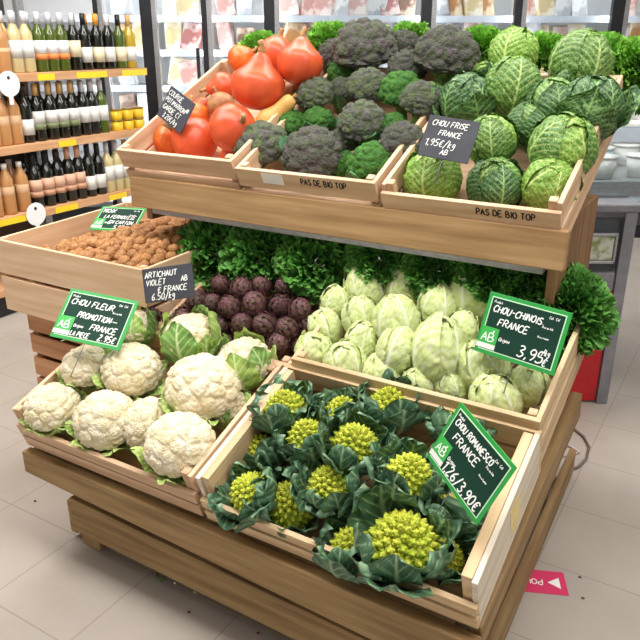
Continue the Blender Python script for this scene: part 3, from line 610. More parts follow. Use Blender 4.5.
# ------------------------------------------------------------------ pumpkins
m_pum = {'r': mat('red orange pumpkin skin', '#dc5d30', '#cf4e2b', scale=1.8, rough=.38, spec=.5, bump=.08, bscale=14, rand=.04),
         'o': mat('orange pumpkin skin', '#ec7a2c', '#e26024', scale=1.8, rough=.38, spec=.5, bump=.08, bscale=14),
         'b': mat('mottled pumpkin skin', '#b58a5c', '#a3643c', scale=3, rough=.5, spec=.4)}
m_pst = mat('corky pumpkin stem', '#b98a5a', '#a07a50', scale=14, rough=.8, bump=.6)
m_but = mat('butternut skin', '#e2b064', '#d99f52', scale=2, rough=.45, spec=.4)
def mk_pum(c, neck):
    r = empty('pumpkin'); pr = []
    for i in range(25):
        t = i/24; a = PI*t; rad = math.sin(a)**.85; z = 1-math.cos(a)*.90
        if t > .6: s = (t-.6)/.4; rad = rad*(1-.30*neck*math.sin(s*PI)**1.3)+.06*neck*s**3; z += neck*.27*s**3
        pr.append((max(rad, .10 if t > .9 else 0.0), z))
    pr[0] = (.0, .10); top = pr[-1][1]
    MB().lathe(pr, 48, lobe=lambda a: 1+.012*math.cos(a*9)+.01*math.cos(a*2+1)).build('skin', m_pum[c], r)
    MB().tube([(0, 0, top-.08), (.0, 0, top+.08), (.05, .02, top+.24), (.13, .03, top+.36)], [.17, .12, .10, .12], 10).build('stem', m_pst, r); return r
PU = [
 (300, 63, 23, .235, 'r', .8, (.1, 1, .15), 1.0, 'topmost round red orange pumpkin with an upright stem'),
 (258, 85, 27, .215, 'r', 1.0, (.15, 1, .3), 1.0, 'large teardrop orange pumpkin with a thick corky stem in the middle of the heap'),
 (276, 55, 19, .20, 'r', .3, (.2, .9, .1), 1.0, 'red orange pumpkin behind the large teardrop one'),
 (241, 59, 14, .20, 'o', .5, (.9, .5, .2), 1.0, 'lighter orange pumpkin at the upper left, lying with its stem to the right'),
 (222, 87, 14, .17, 'r', .8, (-.9, -.25, .3), 1.1, 'orange pumpkin lying with its pointed stem to the left'),
 (233, 128, 24, .155, 'r', .2, (.5, .1, .85), 1.0, 'shiny red pumpkin with its stem end facing the aisle, lower middle of the heap'),
 (195, 141, 23, .10, 'r', .3, (-.6, .3, .2), 1.1, 'wide red orange pumpkin at the front lip of the crate'),
 (221, 105, 14, .135, 'b', .2, (-.2, .6, .3), 1.0, 'brownish mottled pumpkin between the orange ones'),
 (203, 107, 10, .11, 'r', .2, (.2, .8, .2), 1.0, 'small red pumpkin touching the slate pumpkin sign'),
 (168, 139, 16, .085, 'o', .5, (.1, .9, .2), 1.1, 'orange pumpkin in the front left corner, under the slate sign'),
 (232, 158, 13, .06, 'r', .2, (.2, .8, .2), 1.0, 'low red pumpkin showing just above the crate lip by the broccoli'),
 (196, 117, 15, .11, 'o', .4, (-.2, .8, .2), 1.0, 'orange pumpkin half hidden behind the wide front one'),
 (150, 146, 11, .06, 'r', .3, (0, .9, .3), 1.0, 'small red pumpkin in the front left corner beneath the slate sign'),
 (262, 142, 11, .06, 'r', .2, (.4, .7, .3), 1.0, 'small red pumpkin squeezed against the broccoli crate'),
 (293, 90, 11, .14, 'b', .3, (0, .8, .2), 1.0, 'tan squash in the shade under the topmost pumpkin')]
for i, (px, py, r_, h, c, nk, ax, asp, lab) in enumerate(PU):
    o = mk_pum(c, nk); setp(o, lab, 'pumpkin', 'pumpkins in the upper left crate'); put(o, px, py, r_, 'up', h, ax, asp=asp, rmul=1.0)
def mk_but():
    r = empty('butternut_squash'); MB().lathe([(0, 0), (.5, .06), (.85, .35), (1, .8), (.95, 1.2), (.75, 1.7), (.62, 2.2), (.6, 2.8), (.56, 3.3), (.4, 3.55), (.1, 3.62)], 32).build('skin', m_but, r)
    MB().tube([(0, 0, 3.55), (0, 0, 3.75), (.06, 0, 3.95)], [.2, .14, .17], 8).build('stem', m_pst, r); return r
o = mk_but(); setp(o, 'pale yellow butternut squash lying between pumpkins and broccoli', 'squash'); put(o, 277, 113, 12.5, 'up', .15, (.72, .62, .2), cz=1.85)

# ------------------------------------------------------------------ walnuts, their crate and the slatted crates below
WX0, WX1, WY, WZ, WD = -2.135, -1.46, 1.45, .525, .60
crate('walnut_crate', WX0, WX1, WY, WZ, math.radians(1.5), WD, .255, 'large pale plywood crate of walnuts at the left of the stand', wd=('#e2c3a2', '#d0aa85'), gap=.012)
def slat_crate(z, lab, g):
    r = setp(empty('slatted_crate', (-1.855, 1.73, z)), lab, 'crate', g)
    for k in range(2):
        z0 = .012+.085*k
        for y in (-.245, .236): MB().box(-.24, .24, y, y+.009, z0, z0+.07).build('slat', wood('#c9966e', '#a9744e', 'x'), r, bevel=.001)
        for x in (-.24, .231): MB().box(x, x+.009, -.235, .235, z0, z0+.07).build('end_slat', wood('#c9966e', '#a9744e', 'y'), r, bevel=.001)
    for x in (-.23, .205):
        for y in (-.235, .21): MB().box(x, x+.025, y, y+.025, 0, .172).build('corner_post', wood('#bd885f', '#9c6a45', 'z'), r, bevel=.001)
    MB().box(-.23, .23, -.235, .235, .004, .010).build('floor_panel', wood('#c9966e', '#a9744e', 'x'), r)
for k, nm in enumerate(('brown slatted crate on the floor at the bottom of the stack under the walnuts', 'brown slatted crate in the middle of the stack under the walnuts', 'brown slatted crate directly beneath the walnut crate')):
    slat_crate(.001+.1735*k, nm, 'slatted crates under the walnut crate')
m_wal = mat('walnut shell', '#c4925f', '#95633c', scale=6, rough=.65, spec=.3, bump=.6, bscale=9, rand=.14, coords='Generated')
V, Fc = ico(3); b1, e1 = bumps(V, 60, 4, .8, 1.0); P = V*(.95+.025*b1+.05*np.exp(-(V[:, 0]/.09)**2))[:, None]*np.array([.92, .95, 1.15])
wn = MB().add(P, Fc).build('walnut', m_wal); WZT = WZ+.243
def wsurf(x, y):
    u = (x-WX0)/(WX1-WX0); v = (y-WY)/WD
    return WZT-.055+.05*min(1, u/.5)+.02*math.sin(u*3)*math.sin(PI*v)-.02*(1-u)+.03*v*u
n = 0; sp_ = .0335
yy = WY+.032; row = 0; first = True
while yy < WY+WD-.03:
    xx = WX0+.05+(row % 2)*sp_/2
    while xx < WX1-.045:
        if n < 300 and (yy > WY+.05 or True):
            o = wn if first else wn.copy()
            if not first: COL.objects.link(o)
            first = False; x = xx+random.uniform(-.006, .006); y = yy+random.uniform(-.006, .006)
            o.location = (x, y, wsurf(x, y)+random.uniform(-.006, .010)); o.rotation_euler = [random.uniform(0, 6.3) for _ in range(3)]; s = random.uniform(.0165, .0195); o.scale = (s, s, s)
            setp(o, 'brown walnut in its shell heaped with the others in the plywood crate', 'walnut', 'walnuts in the plywood crate'); n += 1
        xx += sp_*1.06
    yy += sp_*.94; row += 1
gx = 40; gy = 34; V = []; rs = np.random.default_rng(3)
for j in range(gy):
    for i in range(gx):
        x = WX0+.035+(WX1-WX0-.07)*i/(gx-1); y = WY+.03+(WD-.06)*j/(gy-1); V.append((x, y, wsurf(x, y)-.022+rs.uniform(-.004, .004)))
o = MB().add(V, [(j*gx+i, j*gx+i+1, (j+1)*gx+i+1, (j+1)*gx+i) for j in range(gy-1) for i in range(gx-1)]).build('walnut_heap', m_wal)
sol = o.modifiers.new('s', 'SOLIDIFY'); sol.thickness = .10; sol.offset = -1
setp(o, 'deeper layer of walnuts under the top ones in the plywood crate', 'walnuts', kind='stuff')

# ------------------------------------------------------------------ price signs
m_board = mat('dark green sign face', '#12352a', '#153c2e', scale=5, rough=.6, spec=.2); m_border = mat('bright green sign border', '#2f9d47', '#2a9442', rough=.4)
m_line = mat('pale green line', '#c6ecc4', rough=.5); m_logo = mat('light green logo panel', '#3fae4e', rough=.4)
m_slate = mat('slate face', '#44454d', '#3a3b42', scale=14, rough=.7, bump=.1); m_stk = mat('dull wire stake', '#6f7376', rough=.4)
def sign(kind, cen, s, nrm, up, w_, h_, lines, lab, stake=.10, seed=0, stx=0):
    c = CC+SGN@((np.array(cen)-CC)*s); w_ *= s; h_ *= s; n = Vector((SGN@np.array(nrm)).tolist()).normalized(); u = Vector((SGN@np.array(up)).tolist()); u = (u-n*u.dot(n)).normalized(); x = u.cross(n)
    r = setp(empty('price_sign'), lab, 'price sign', 'handwritten price signs'); Mx = Matrix((x, u, n)).transposed().to_4x4()
    Mx.translation = Vector(c.tolist()); r.matrix_world = Mx; hw, hh = w_/2, h_/2
    mb = MB()
    if kind == 'green':
        MB().box(-hw, hw, -hh, hh, -.002, 0).build('border', m_border, r, bevel=.0008)
        b = .045*w_; MB().box(-hw+b, hw-b, -hh+b, hh-b, .0002, .0006).build('edge_line', m_line, r)
        b2 = .058*w_; MB().box(-hw+b2, hw-b2, -hh+b2, hh-b2, .0007, .0010).build('card', m_board, r)
        lx0 = -hw+.03*w_; lx1 = -hw+.245*w_; ly0 = -hh+.125*w_; ly1 = ly0+.20*w_
        MB().box(lx0-.004, lx1, ly0-.06*w_, ly0, .0011, .0014).build('logo_strip', m_white, r)
        lp0 = MB().box(lx0, lx1, ly0, ly1, .0011, .0014).build('logo_panel', m_logo, r)
        lg = MB(); lp_ = lp0; write(lg, 'AB', lx0+.02*w_, ly0+.03*w_, .10*w_, .0015, .013*w_, slant=.05, jit=0, sp=1.35); write(lg, 'V', lx1-.075*w_, ly0+.135*w_, .035*w_, .0015, .007*w_); lg.build('logo_letters', m_ink, lp_)
        pr = MB(); t = .004*w_; hs = .030*w_
        write(pr, 'Produit'.replace('P', 'P'), -hw+.09*w_, hh-.115*w_, hs, .0015, t*1.3, slant=.05, jit=0); write(pr, 'Origine', lx1+.02*w_, ly0+.07*w_, .042*w_, .0015, t*1.8, slant=.25, jit=0)
        write(pr, 'Prix au kilo'.replace('P', 'P'), hw-.28*w_, hh-.25*w_, hs*.8, .0015, t*1.2, slant=.1, jit=0); write(pr, 'Cat  Cal', hw-.23*w_, hh-.13*w_, hs, .0015, t*1.3, slant=.1, jit=0)
        write(pr, 'Prix a l unite', hw-.30*w_, hh-.37*w_, hs*.7, .0015, t*1.2, slant=.1, jit=0); pr.build('printed_words', m_ink, r)
    else:
        MB().box(-hw, hw, -hh, hh, -.003, .0004).build('card', m_slate, r, bevel=.001)
    for (txt, x_, y_, sz, sp, th) in lines:
        x0_ = -hw+x_*w_; lim = hw-.07*w_-x0_; wd0 = write(MB(), txt, 0, 0, sz*h_, 0, th*h_, sp=sp, seed=seed)
        f_ = min(1, lim/wd0); write(mb, txt, x0_, -hh+y_*h_, sz*h_*max(f_, .8), .0016, th*h_*.72, sp=sp*min(1, f_/max(f_, .8)), seed=seed)
    mb.build('handwriting', m_ink, r)
    MB().tube([(stx, -hh-stake*.6, -.0045), (stx, -hh+.02, -.0045)], .0012, 6).build('stake', m_stk, r)
    return r
sign('green', (-1.027, .863, .913), 1.42, (.27, -.63, .73), (-.13, .72, .68), .145, .105,
     [('CHOU FLEUR', .10, .70, .11, 1.25, .026), ('PROMOTION', .26, .46, .11, 1.05, .026), ('FRANCE', .50, .27, .11, 1.2, .026), ('LA PIECE', .26, .10, .09, .85, .022), ('2.95€', .66, .10, .12, .95, .026)],
     'green bordered cauliflower price sign with the word PROMOTION', seed=1, stake=.16)
sign('green', (-.301, 1.164, .923), 1.28, (-.11, -.92, .37), (.1, .36, .93), .15, .11,
     [('CHOU-CHINOIS.', .10, .70, .105, 1.1, .026), ('FRANCE', .20, .50, .11, 1.2, .026), ('3,95', .52, .12, .18, 1.15, .030), ('/kg', .80, .25, .09, .8, .020), ('€', .83, .09, .12, 1.0, .024)],
     'green bordered Chinese cabbage price sign reading 3,95', seed=2, stake=.12)
sign('green', (-.291, .895, .814), 1.27, (-.49, -.78, .39), (.39, .2, .9), .15, .11,
     [('CHOU ROMANESCO', .10, .72, .10, .95, .026), ('FRANCE', .18, .53, .12, 1.3, .026), ('1,26/3,90€', .26, .10, .16, 1.0, .03)],
     'tilted green bordered romanesco price sign at the right of the front crate', seed=3, stake=.12)
sign('green', (-1.633, 1.512, .903), 1.19, (.14, -.47, .87), (-.24, .84, .49), .15, .105,
     [('NOIX', .10, .72, .14, 1.3, .028), ('LA FERNOUTTE', .18, .49, .13, .95, .026), ('EN CARTON', .34, .27, .13, 1.0, .026), ('5.95', .50, .08, .13, 1.2, .026)],
     'green bordered walnut price sign lying among the walnuts', seed=4, stake=.05)
sign('slate', (-.987, 1.028, .942), 1.36, (.4, -.83, .39), (-.3, .28, .91), .105, .07,
     [('ARTICHAUT', .05, .72, .16, 1.05, .035), ('VIOLET', .06, .49, .16, 1.0, .033), ('AB', .76, .52, .15, 1.0, .033), ('€ FRANCE', .27, .26, .16, 1.1, .033), ('6.50/kg', .14, .06, .19, .9, .033)],
     'slate artichoke price sign beside the purple artichokes', seed=5, stake=.13)
sign('slate', (-.539, 1.387, 1.213), 1.20, (.14, -.83, .55), (.05, .56, .83), .105, .09,
     [('CHOU FRISE', .10, .76, .13, 1.05, .022), ('FRANCE', .28, .54, .12, 1.1, .022), ('1,95€/kg', .07, .27, .16, 1.0, .022), ('AB', .42, .10, .12, 1.2, .022)],
     'slate savoy cabbage price sign on the upper shelf', seed=6, stake=.10)
sign('slate', (-1.237, 1.369, 1.247), 1.27, (-.09, -.92, .37), (.43, .3, .85), .105, .08,
     [('COURGE', .06, .76, .15, 1.2, .026), ('POTIMARRON', .06, .54, .14, 1.15, .026), ('GARDE', .08, .31, .15, 1.2, .03), ('CT', .60, .31, .16, 1.0, .026), ('AB', .84, .62, .14, .9, .026), ('3.20€/kg', .20, .08, .15, 1.1, .026)],
     'slate pumpkin price sign tilted at the left end of the upper shelf', seed=7, stake=.10)

# ------------------------------------------------------------------ wine rack on the left wall
XW = -3.3
rk = setp(empty('wine_rack', (XW-.25, 2.4, 0)), 'three tier wooden wine rack with yellow price rails', 'wine rack')
m_shelf = wood('#d6a67c', '#c08f66', 'y'); m_yel = mat('yellow price label', '#f5d22c', rough=.4)
ZS = [1.240, .888, .535]; YE = [3.43, 3.42, 3.22]
def rbox(nm, a, m, lab=None, bev=.002): 
    c = ((a[0]+a[1])/2, (a[2]+a[3])/2, (a[4]+a[5])/2)
    o = MB().box(a[0]-c[0], a[1]-c[0], a[2]-c[1], a[3]-c[1], a[4]-c[2], a[5]-c[2]).build(nm, m, rk, bevel=bev, label=lab); o.location = (c[0]-XW+.25, c[1]-2.4, c[2]); return o
for i, (z, ye) in enumerate(zip(ZS, YE)):
    rbox('shelf', (XW-.48, XW, .9, ye, z-.042, z), m_shelf)
    for (ya, yb) in (((2.62, 2.73), (2.88, 3.10), (3.22, 3.42)), ((2.2, 2.32), (2.70, 2.82)), ((2.2, 2.45), (2.62, 2.78), (3.02, 3.16)))[i]:
        rbox('price_label', (XW+.0005, XW+.003, ya, yb, z-.040, z-.008), m_yel, 'yellow price label', 0)
rbox('kick_board', (XW-.48, XW-.04, .9, 3.2, 0, .12), m_black); rbox('base_shelf', (XW-.48, XW, .9, 3.2, .121, .16), m_shelf)
rbox('back_panel', (XW-.50, XW-.485, .9, 2.95, 0, 1.24), mat('brown back panel', '#4a3a30', rough=.7))
rbox('upright', (XW-.485, XW-.45, 2.9, 2.95, 0, 1.9), m_steel)
BT = {'dark': ('#15160f', .08), 'green': ('#4b5a1a', .1), 'clear': ('#c9b887', .1), 'gold': ('#b89a30', .1), 'juice': ('#b98550', .3)}
m_bt = {k: mat(k+' bottle glass', v[0], rough=v[1], spec=.7) for k, v in BT.items()}
m_cap = {k: mat(k+' capsule', c, rough=.35) for k, c in dict(gold='#c9a060', silver='#c9c9cc', black='#1d1c1e', orange='#e29a2c', white='#e6e6e4', peach='#d9a182').items()}
LB = {'white': ('#dddbd5', None), 'cream': ('#e5d6b4', None), 'worange': ('#f0eeee', '#e08548'), 'wolive': ('#dddbd5', '#76805a'), 'peach': ('#dcae93', '#c99878'), 'juicelab': ('#c9a27c', None)}
m_lb = {k: (mat(k+' label', v[0], rough=.6), mat(k+' label foot', v[1], rough=.6) if v[1] else None) for k, v in LB.items()}
def mk_bottle(g, cap, lb, lo):
    r = empty('juice_bottle' if g == 'juice' else 'wine_bottle')
    if g == 'juice': pr = [(0, 0), (.034, 0), (.037, .01), (.037, .10), (.034, .125), (.037, .15), (.034, .185), (.02, .215), (.013, .235), (.013, .25)]; ct = (.235, .262)
    else: pr = [(0, 0), (.033, 0), (.036, .006), (.036, .175), (.033, .195), (.02, .215), (.0145, .23), (.0135, .285), (.0135, .292)]; ct = (.235, .295)
    bd = MB().lathe(pr, 20).build('body', m_bt[g], r)
    MB().lathe([(.0148, ct[0]), (.0148, ct[1]), (.004, ct[1]+.001)], 16).build('capsule', m_cap[cap], r, label=cap+' capsule')
    z0, z1 = (.04, .12) if lo else (.07, .155)
    a, b = m_lb[lb]
    if b: MB().lathe([(.0366, z0-.01), (.0366, z0+.02)], 20).build('label_foot', b, bd); z0 += .021
    MB().lathe([(.0366, z0), (.0366, z1)], 20).build('label', a, bd); return r
WB = [ # shelf, list of (px, glass, cap, label, low, description)
 [(5, 'juice', 'orange', 'juicelab', 1, 'orange juice bottle'), (18, 'clear', 'silver', 'white', 0, 'clear wine bottle with tall white label'), (30, 'clear', 'silver', 'white', 0, 'clear wine bottle with tall white label'),
  (43, 'green', 'silver', 'worange', 0, 'green wine bottle with white and orange label'), (54, 'green', 'silver', 'worange', 0, 'green wine bottle with white and orange label'), (65, 'green', 'silver', 'worange', 0, 'green wine bottle with white and orange label'),
  (77, 'dark', 'silver', 'cream', 0, 'dark wine bottle with cream label'), (88, 'dark', 'black', 'white', 1, 'dark wine bottle with black capsule'), (100, 'dark', 'orange', 'cream', 1, 'dark wine bottle with orange capsule'),
  (111, 'dark', 'white', 'white', 1, 'dark wine bottle with white capsule'), (122, 'green', 'black', 'cream', 1, 'olive wine bottle with cream label'), (132, 'gold', 'gold', 'white', 1, 'golden wine bottle with white label')],
 [(-6, 'juice', 'white', 'juicelab', 0, 'amber juice bottle'), (5, 'juice', 'white', 'juicelab', 0, 'amber juice bottle'), (17, 'juice', 'white', 'juicelab', 0, 'amber juice bottle'), (29, 'dark', 'black', 'white', 1, 'all dark wine bottle'),
  (41, 'dark', 'gold', 'wolive', 0, 'dark wine bottle with white and olive label'), (54, 'dark', 'gold', 'wolive', 0, 'dark wine bottle with white and olive label'), (65, 'dark', 'gold', 'wolive', 0, 'dark wine bottle with white and olive label'),
  (76, 'dark', 'gold', 'wolive', 0, 'dark wine bottle with white and olive label'), (87, 'dark', 'silver', 'white', 0, 'dark wine bottle with plain white label'), (96, 'dark', 'silver', 'white', 0, 'dark wine bottle with plain white label'), (105, 'green', 'silver', 'white', 0, 'green wine bottle with plain white label')],
 [(-4, 'juice', 'white', 'juicelab', 0, 'amber juice bottle'), (10, 'juice', 'white', 'juicelab', 0, 'amber juice bottle'), (25, 'juice', 'white', 'juicelab', 0, 'amber juice bottle'), (39, 'dark', 'black', 'peach', 0, 'dark wine bottle with peach label'),
  (51, 'dark', 'black', 'peach', 0, 'dark wine bottle with peach label'), (62, 'dark', 'black', 'peach', 0, 'dark wine bottle with peach label'), (73, 'dark', 'peach', 'peach', 0, 'dark wine bottle with peach label'), (83, 'dark', 'peach', 'peach', 0, 'dark wine bottle with peach label'),
  (93, 'dark', 'black', 'white', 1, 'dark wine bottle with low white label'), (103, 'dark', 'black', 'white', 1, 'dark wine bottle with low white label'), (112, 'clear', 'silver', 'white', 0, 'pale wine bottle with white label'), (121, 'clear', 'silver', 'white', 0, 'pale wine bottle with white label'), (130, 'clear', 'gold', 'white', 0, 'pale wine bottle with white label')]]
SN = ('top', 'middle', 'bottom')
for si, rowb in enumerate(WB):
    lastx = {}
    for depth in (0, 1):
        for i, (px, g, cap, lb, lo, desc) in enumerate(rowb):
            x = XW-.055-.105*depth; yb = at(px, (72, 140, 208)[si], (x, 0, 0), (1, 0, 0))[1]
            if depth:
                yb = at(px, (72, 140, 208)[si], (XW-.055, 0, 0), (1, 0, 0))[1]+.018
                if yb > YE[si]-.05: continue
            o = spawn(('wb', g, cap, lb, lo), lambda: mk_bottle(g, cap, lb, lo)); o.location = (x, yb, ZS[si]+.0005); o.rotation_euler = (0, 0, random.uniform(0, 6))
            o.name = 'juice_bottle' if g == 'juice' else 'wine_bottle'
            setp(o, f'{desc}, {ORD[i]}, {SN[si]} shelf {"back" if depth else "front"} row', 'bottle', f'bottles on the {SN[si]} rack shelf')
m_tin = mat('yellow tin', '#e5bd2a', '#d8ae20', rough=.4)
def mk_tin():
    r = empty('mustard_jar'); MB().lathe([(0, 0), (.033, 0), (.035, .004), (.035, .05)], 16).build('jar', m_tin, r); MB().lathe([(.034, .0505), (.034, .062), (.0, .062)], 16).build('lid', mat('dark gold lid', '#8a6a1c', rough=.3), r); return r
k_ = 0
for lvl in (0, 1):
    for j, px in enumerate((117, 128, 139)):
        y = at(px, 125, (XW-.05, 0, 0), (1, 0, 0))[1]; o = spawn('tin', mk_tin); o.location = (XW-.05, y, ZS[1]+.0005+.063*lvl)
        setp(o, f'yellow jar, {("left", "middle", "right")[j]} one in the {("lower", "upper")[lvl]} layer at the end of the middle rack shelf', 'jar', 'yellow jars at the rack end')
m_card = mat('white round card', '#f2f2f2', rough=.5)
for (px, py, si, lab) in ((9, 84, 0, 'white speech bubble card clipped to the top rack shelf'), (36, 214, 2, 'white round card with black dot on the bottom rack shelf')):
    c = at(px, py, (XW+.012, 0, 0), (1, 0, 0)); r = setp(empty('shelf_card', tuple(c)), lab, 'card', 'round cards on the wine rack'); r.rotation_euler = (0, PI/2, 0)
    MB().lathe([(0, 0), (.062, 0), (.062, .002), (0, .002)], 32, smooth=False).build('disc', m_card, r); MB().lathe([(0, .0021), (.009, .0021), (.009, .003), (0, .003)], 16, c=(-.03, 0, 0)).build('dot', m_black, r, label='black dot')
    MB().box(-.0+.055, .10, -.012, .012, 0, .0015).build('clip', m_card, r)

# ------------------------------------------------------------------ glass door fridges at the back
FW = np.array([-.5204, .8539, 0]); RT = np.array([.8539, .5204, 0]); D0 = 5.3
ang = math.atan2(RT[1], RT[0])
def lat(px, py=40, dep=D0):
    c = at(px, py, FW*dep, FW); return float(np.dot(c, RT)), float(c[2])
fr = setp(empty('glass_door_fridge', tuple(FW*D0)), 'long row of tall glass door fridges along the back', 'fridge'); fr.rotation_euler = (0, 0, ang)
def fbox(nm, x0, x1, y0, y1, z0, z1, m, lab=None, parent=None, bev=.002):
    c = ((x0+x1)/2, (y0+y1)/2, (z0+z1)/2)
    o = MB().box(x0-c[0], x1-c[0], y0-c[1], y1-c[1], z0-c[2], z1-c[2]).build(nm, m, parent or fr, bevel=bev, label=lab); o.location = c; return o
XL, XRR = lat(60)[0]-.6, lat(640)[0]+1.6
m_fin = mat('fridge white liner', '#f2f3f5', rough=.4); m_led = mat('led strip', '#ffffff', emit=20)
fbox('back_liner', XL, XRR, .62, .66, .1, 2.3, m_fin); fbox('base', XL, XRR, 0, .66, 0, .098, m_black); fbox('canopy', XL, XRR, 0, .66, 2.302, 2.5, m_black)
zs_ = [lat(400, y)[1] for y in (17, 52, 88, 125)]
zl = [1.90]+zs_+[zs_[-1]-.27, zs_[-1]-.54]
m_rail = mat('pale blue grey price rail', '#d9dde6', '#cfd4de', rough=.4)
for z in zl:
    fbox('shelf', XL, XRR, .10, .60, z-.012, z, m_fin); fbox('price_rail', XL, XRR, .085, .099, z-.032, z+.012, m_rail)
posts = [(100, .03), (149, .075), (206, .035), (270, .07), (424, .07), (514, .05), (612, .08), (720, .07)]
for px, wd_ in posts:
    x = lat(px)[0]; fbox('door_frame', x-wd_/2, x+wd_/2, -.05, .0, .1, 2.3, m_black); fbox('frame_trim', x+wd_/2+.001, x+wd_/2+.034, -.045, 0, .1, 2.3, m_steel)
    fbox('led_strip', x-.012, x+.012, .02, .04, .15, 2.25, m_led)
m_pane = glassy('fridge door glass', '#f4f8fa', .06)
for (a, _), (b, _) in zip(posts[:-1], posts[1:]):
    xa, xb = lat(a)[0]+.07, lat(b)[0]-.045; fbox('glass_pane', xa, xb, -.03, -.024, .11, 2.29, m_pane, bev=0)
fbox('door_handle', lat(199)[0]-.012, lat(199)[0]+.012, -.09, -.052, .75, lat(199, 48)[1], m_black); 
PC = [('pink', '#d39a90', '#f0dcd4'), ('cream', '#d8c090', '#f1e8d4'), ('white', '#eeeceb', '#b9b9c0'), ('rosy', '#a8605c', '#e9d3cd'), ('amber', '#b97c40', '#ecd6b4'), ('leaf green', '#6f9a58', '#e4ead2'), ('brown', '#75503c', '#d7bca6')]
m_pk = [mat(a+' package', b, c, scale=13, rough=.35, spec=.5, contrast=(.44, .56), rand=.25) for a, b, c in PC]
bays = ['leftmost', 'second', 'third', 'fourth', 'fifth', 'sixth']
packs = [MB().box(-.06, .06, -.045, .045, 0, .18).build('food_package', m, None, bevel=.008) for m in m_pk]; used_ = [False]*7
for zi, z in enumerate(zl[1:5] if True else zl):
    for bi, ((a, _), (b, _)) in enumerate(zip(posts[:-1], posts[1:])):
        xa, xb = lat(a)[0]+.08, lat(b)[0]-.06; x = xa+.055; j = 0
        while x < xb-.03 and j < 19:
            k = random.choice([0, 0, 1, 2, 2, 3, 4, 6] if bi < 4 else [1, 2, 4, 0, 5, 2]); o = packs[k] if not used_[k] else packs[k].copy()
            if used_[k]: COL.objects.link(o)
            used_[k] = True; sx = random.uniform(.85, 1.25); sz = random.uniform(.85, 1.25)
            p = FW*(D0+.17+random.uniform(0, .03))+RT*x; o.location = (p[0], p[1], z+.003); o.rotation_euler = (random.uniform(-.25, 0), random.choice((0, 0, .22, -.2)), ang+random.uniform(-.3, .3)); o.scale = (sx, 1, sz)
            setp(o, f'{PC[k][0]} package, {ORD[j]}, {("top", "second", "third", "fourth")[zi]} shelf, {["leftmost","second","third","fourth","fifth","sixth","rightmost"][bi]} fridge bay', 'package', 'packages in the back fridges')
            x += .108+random.uniform(0, .015); j += 1

# ------------------------------------------------------------------ grey serving counter with red panel on the right
m_gr = mat('grey counter metal', '#8d8d92', '#808086', rough=.4, metal=.2); m_red = mat('red panel', '#c4242a', '#b81f26', rough=.4); m_dk = mat('dark counter inside', '#4c5054', rough=.5)
pc = at(607, 404, (0, 0, 0), (0, 0, 1)); dc = float(np.dot(pc, FW)); xr_ = float(np.dot(pc, RT)); zt = lat(637, 212, dc)[1]
co = setp(empty('serving_counter', tuple(FW*dc+RT*xr_)), 'grey metal counter with red lower panel and glass window behind the stand', 'counter'); co.rotation_euler = (0, 0, ang)
def cbox(nm, *a, m, lab=None, bev=.002): return fbox(nm, *a, m, lab, co, bev)
zr = lat(600, 292, dc)[1]
cbox('right_post', -.045, 0, 0, .05, 0, zt, m=m_gr); cbox('red_panel', -.80, -.047, .012, .03, .01, zr, m=m_red, lab='red lower panel'); cbox('middle_band', -.80, -.047, .008, .03, zr+.001, zr+.075, m=m_gr)
cbox('window_surround', -.80, -.047, .030, .04, zr+.076, zt-.03, m=m_dk); cbox('side_wall', -.02, 0, .051, .7, 0, zt, m=m_gr); cbox('counter_top', -.80, .012, -.01, .75, zt+.001, zt+.03, m=m_gr, bev=.005)
wz0 = zr+.11; wz1 = zt-.085; wx0, wx1 = lat(588, 240, dc)[0]-xr_, lat(621, 240, dc)[0]-xr_-.005
for a in ((wx0-.1, wx1, wz0, wz0+.012), (wx0-.1, wx1, wz1-.012, wz1), (wx1-.01, wx1, wz0, wz1)): cbox('window_frame', a[0], a[1], .010, .0295, a[2]+.0001, a[3], m=m_steel)
cbox('window_picture', wx0-.1, wx1-.011, .018, .029, wz0+.013, wz1-.013, m=mat('green and amber picture', '#8a8f4a', '#c9cfc0', scale=14, rough=.3, contrast=(.45, .55)))
cbox('upper_tray', -.5, .25, .12, .70, zt+.031, zt+.10, m=m_steel, bev=.01)
m_pan = glassy('counter glass', '#f2f7f8', .10); cbox('glass_guard', -.5, .25, .10, .108, zt+.031, zt+.24, m=m_pan)
cbox('rear_rack_shelf', -.5, .30, .45, .80, zt+.26, zt+.275, m=m_white)
for k, (x, y, z, c) in enumerate(((-.10, .16, .101, 'white'), (.06, .18, .101, 'white'), (-.02, .40, .101, 'blue'), (.12, .48, .101, 'white'), (-.05, .55, .276, 'white'), (.09, .55, .276, 'blue'), (.2, .6, .276, 'white'))):
    b = setp(empty('plastic_tub', tuple(FW*(dc+y)+RT*(xr_+x)+np.array([0, 0, zt+z]))), f'{"pale blue" if c == "blue" else "white"} plastic tub, {ORD[k]} of the tubs on the grey counter', 'tub', 'tubs on the counter'); b.rotation_euler = (0, 0, ang)
    MB().lathe([(0, 0), (.045, 0), (.055, .075), (0, .075)], 20).build('tub', m_white if c == 'white' else mat('pale blue plastic', '#b9dbe4', rough=.3), b); MB().lathe([(0, .0755), (.058, .0755), (.058, .085), (0, .085)], 20).build('lid', m_white, b)

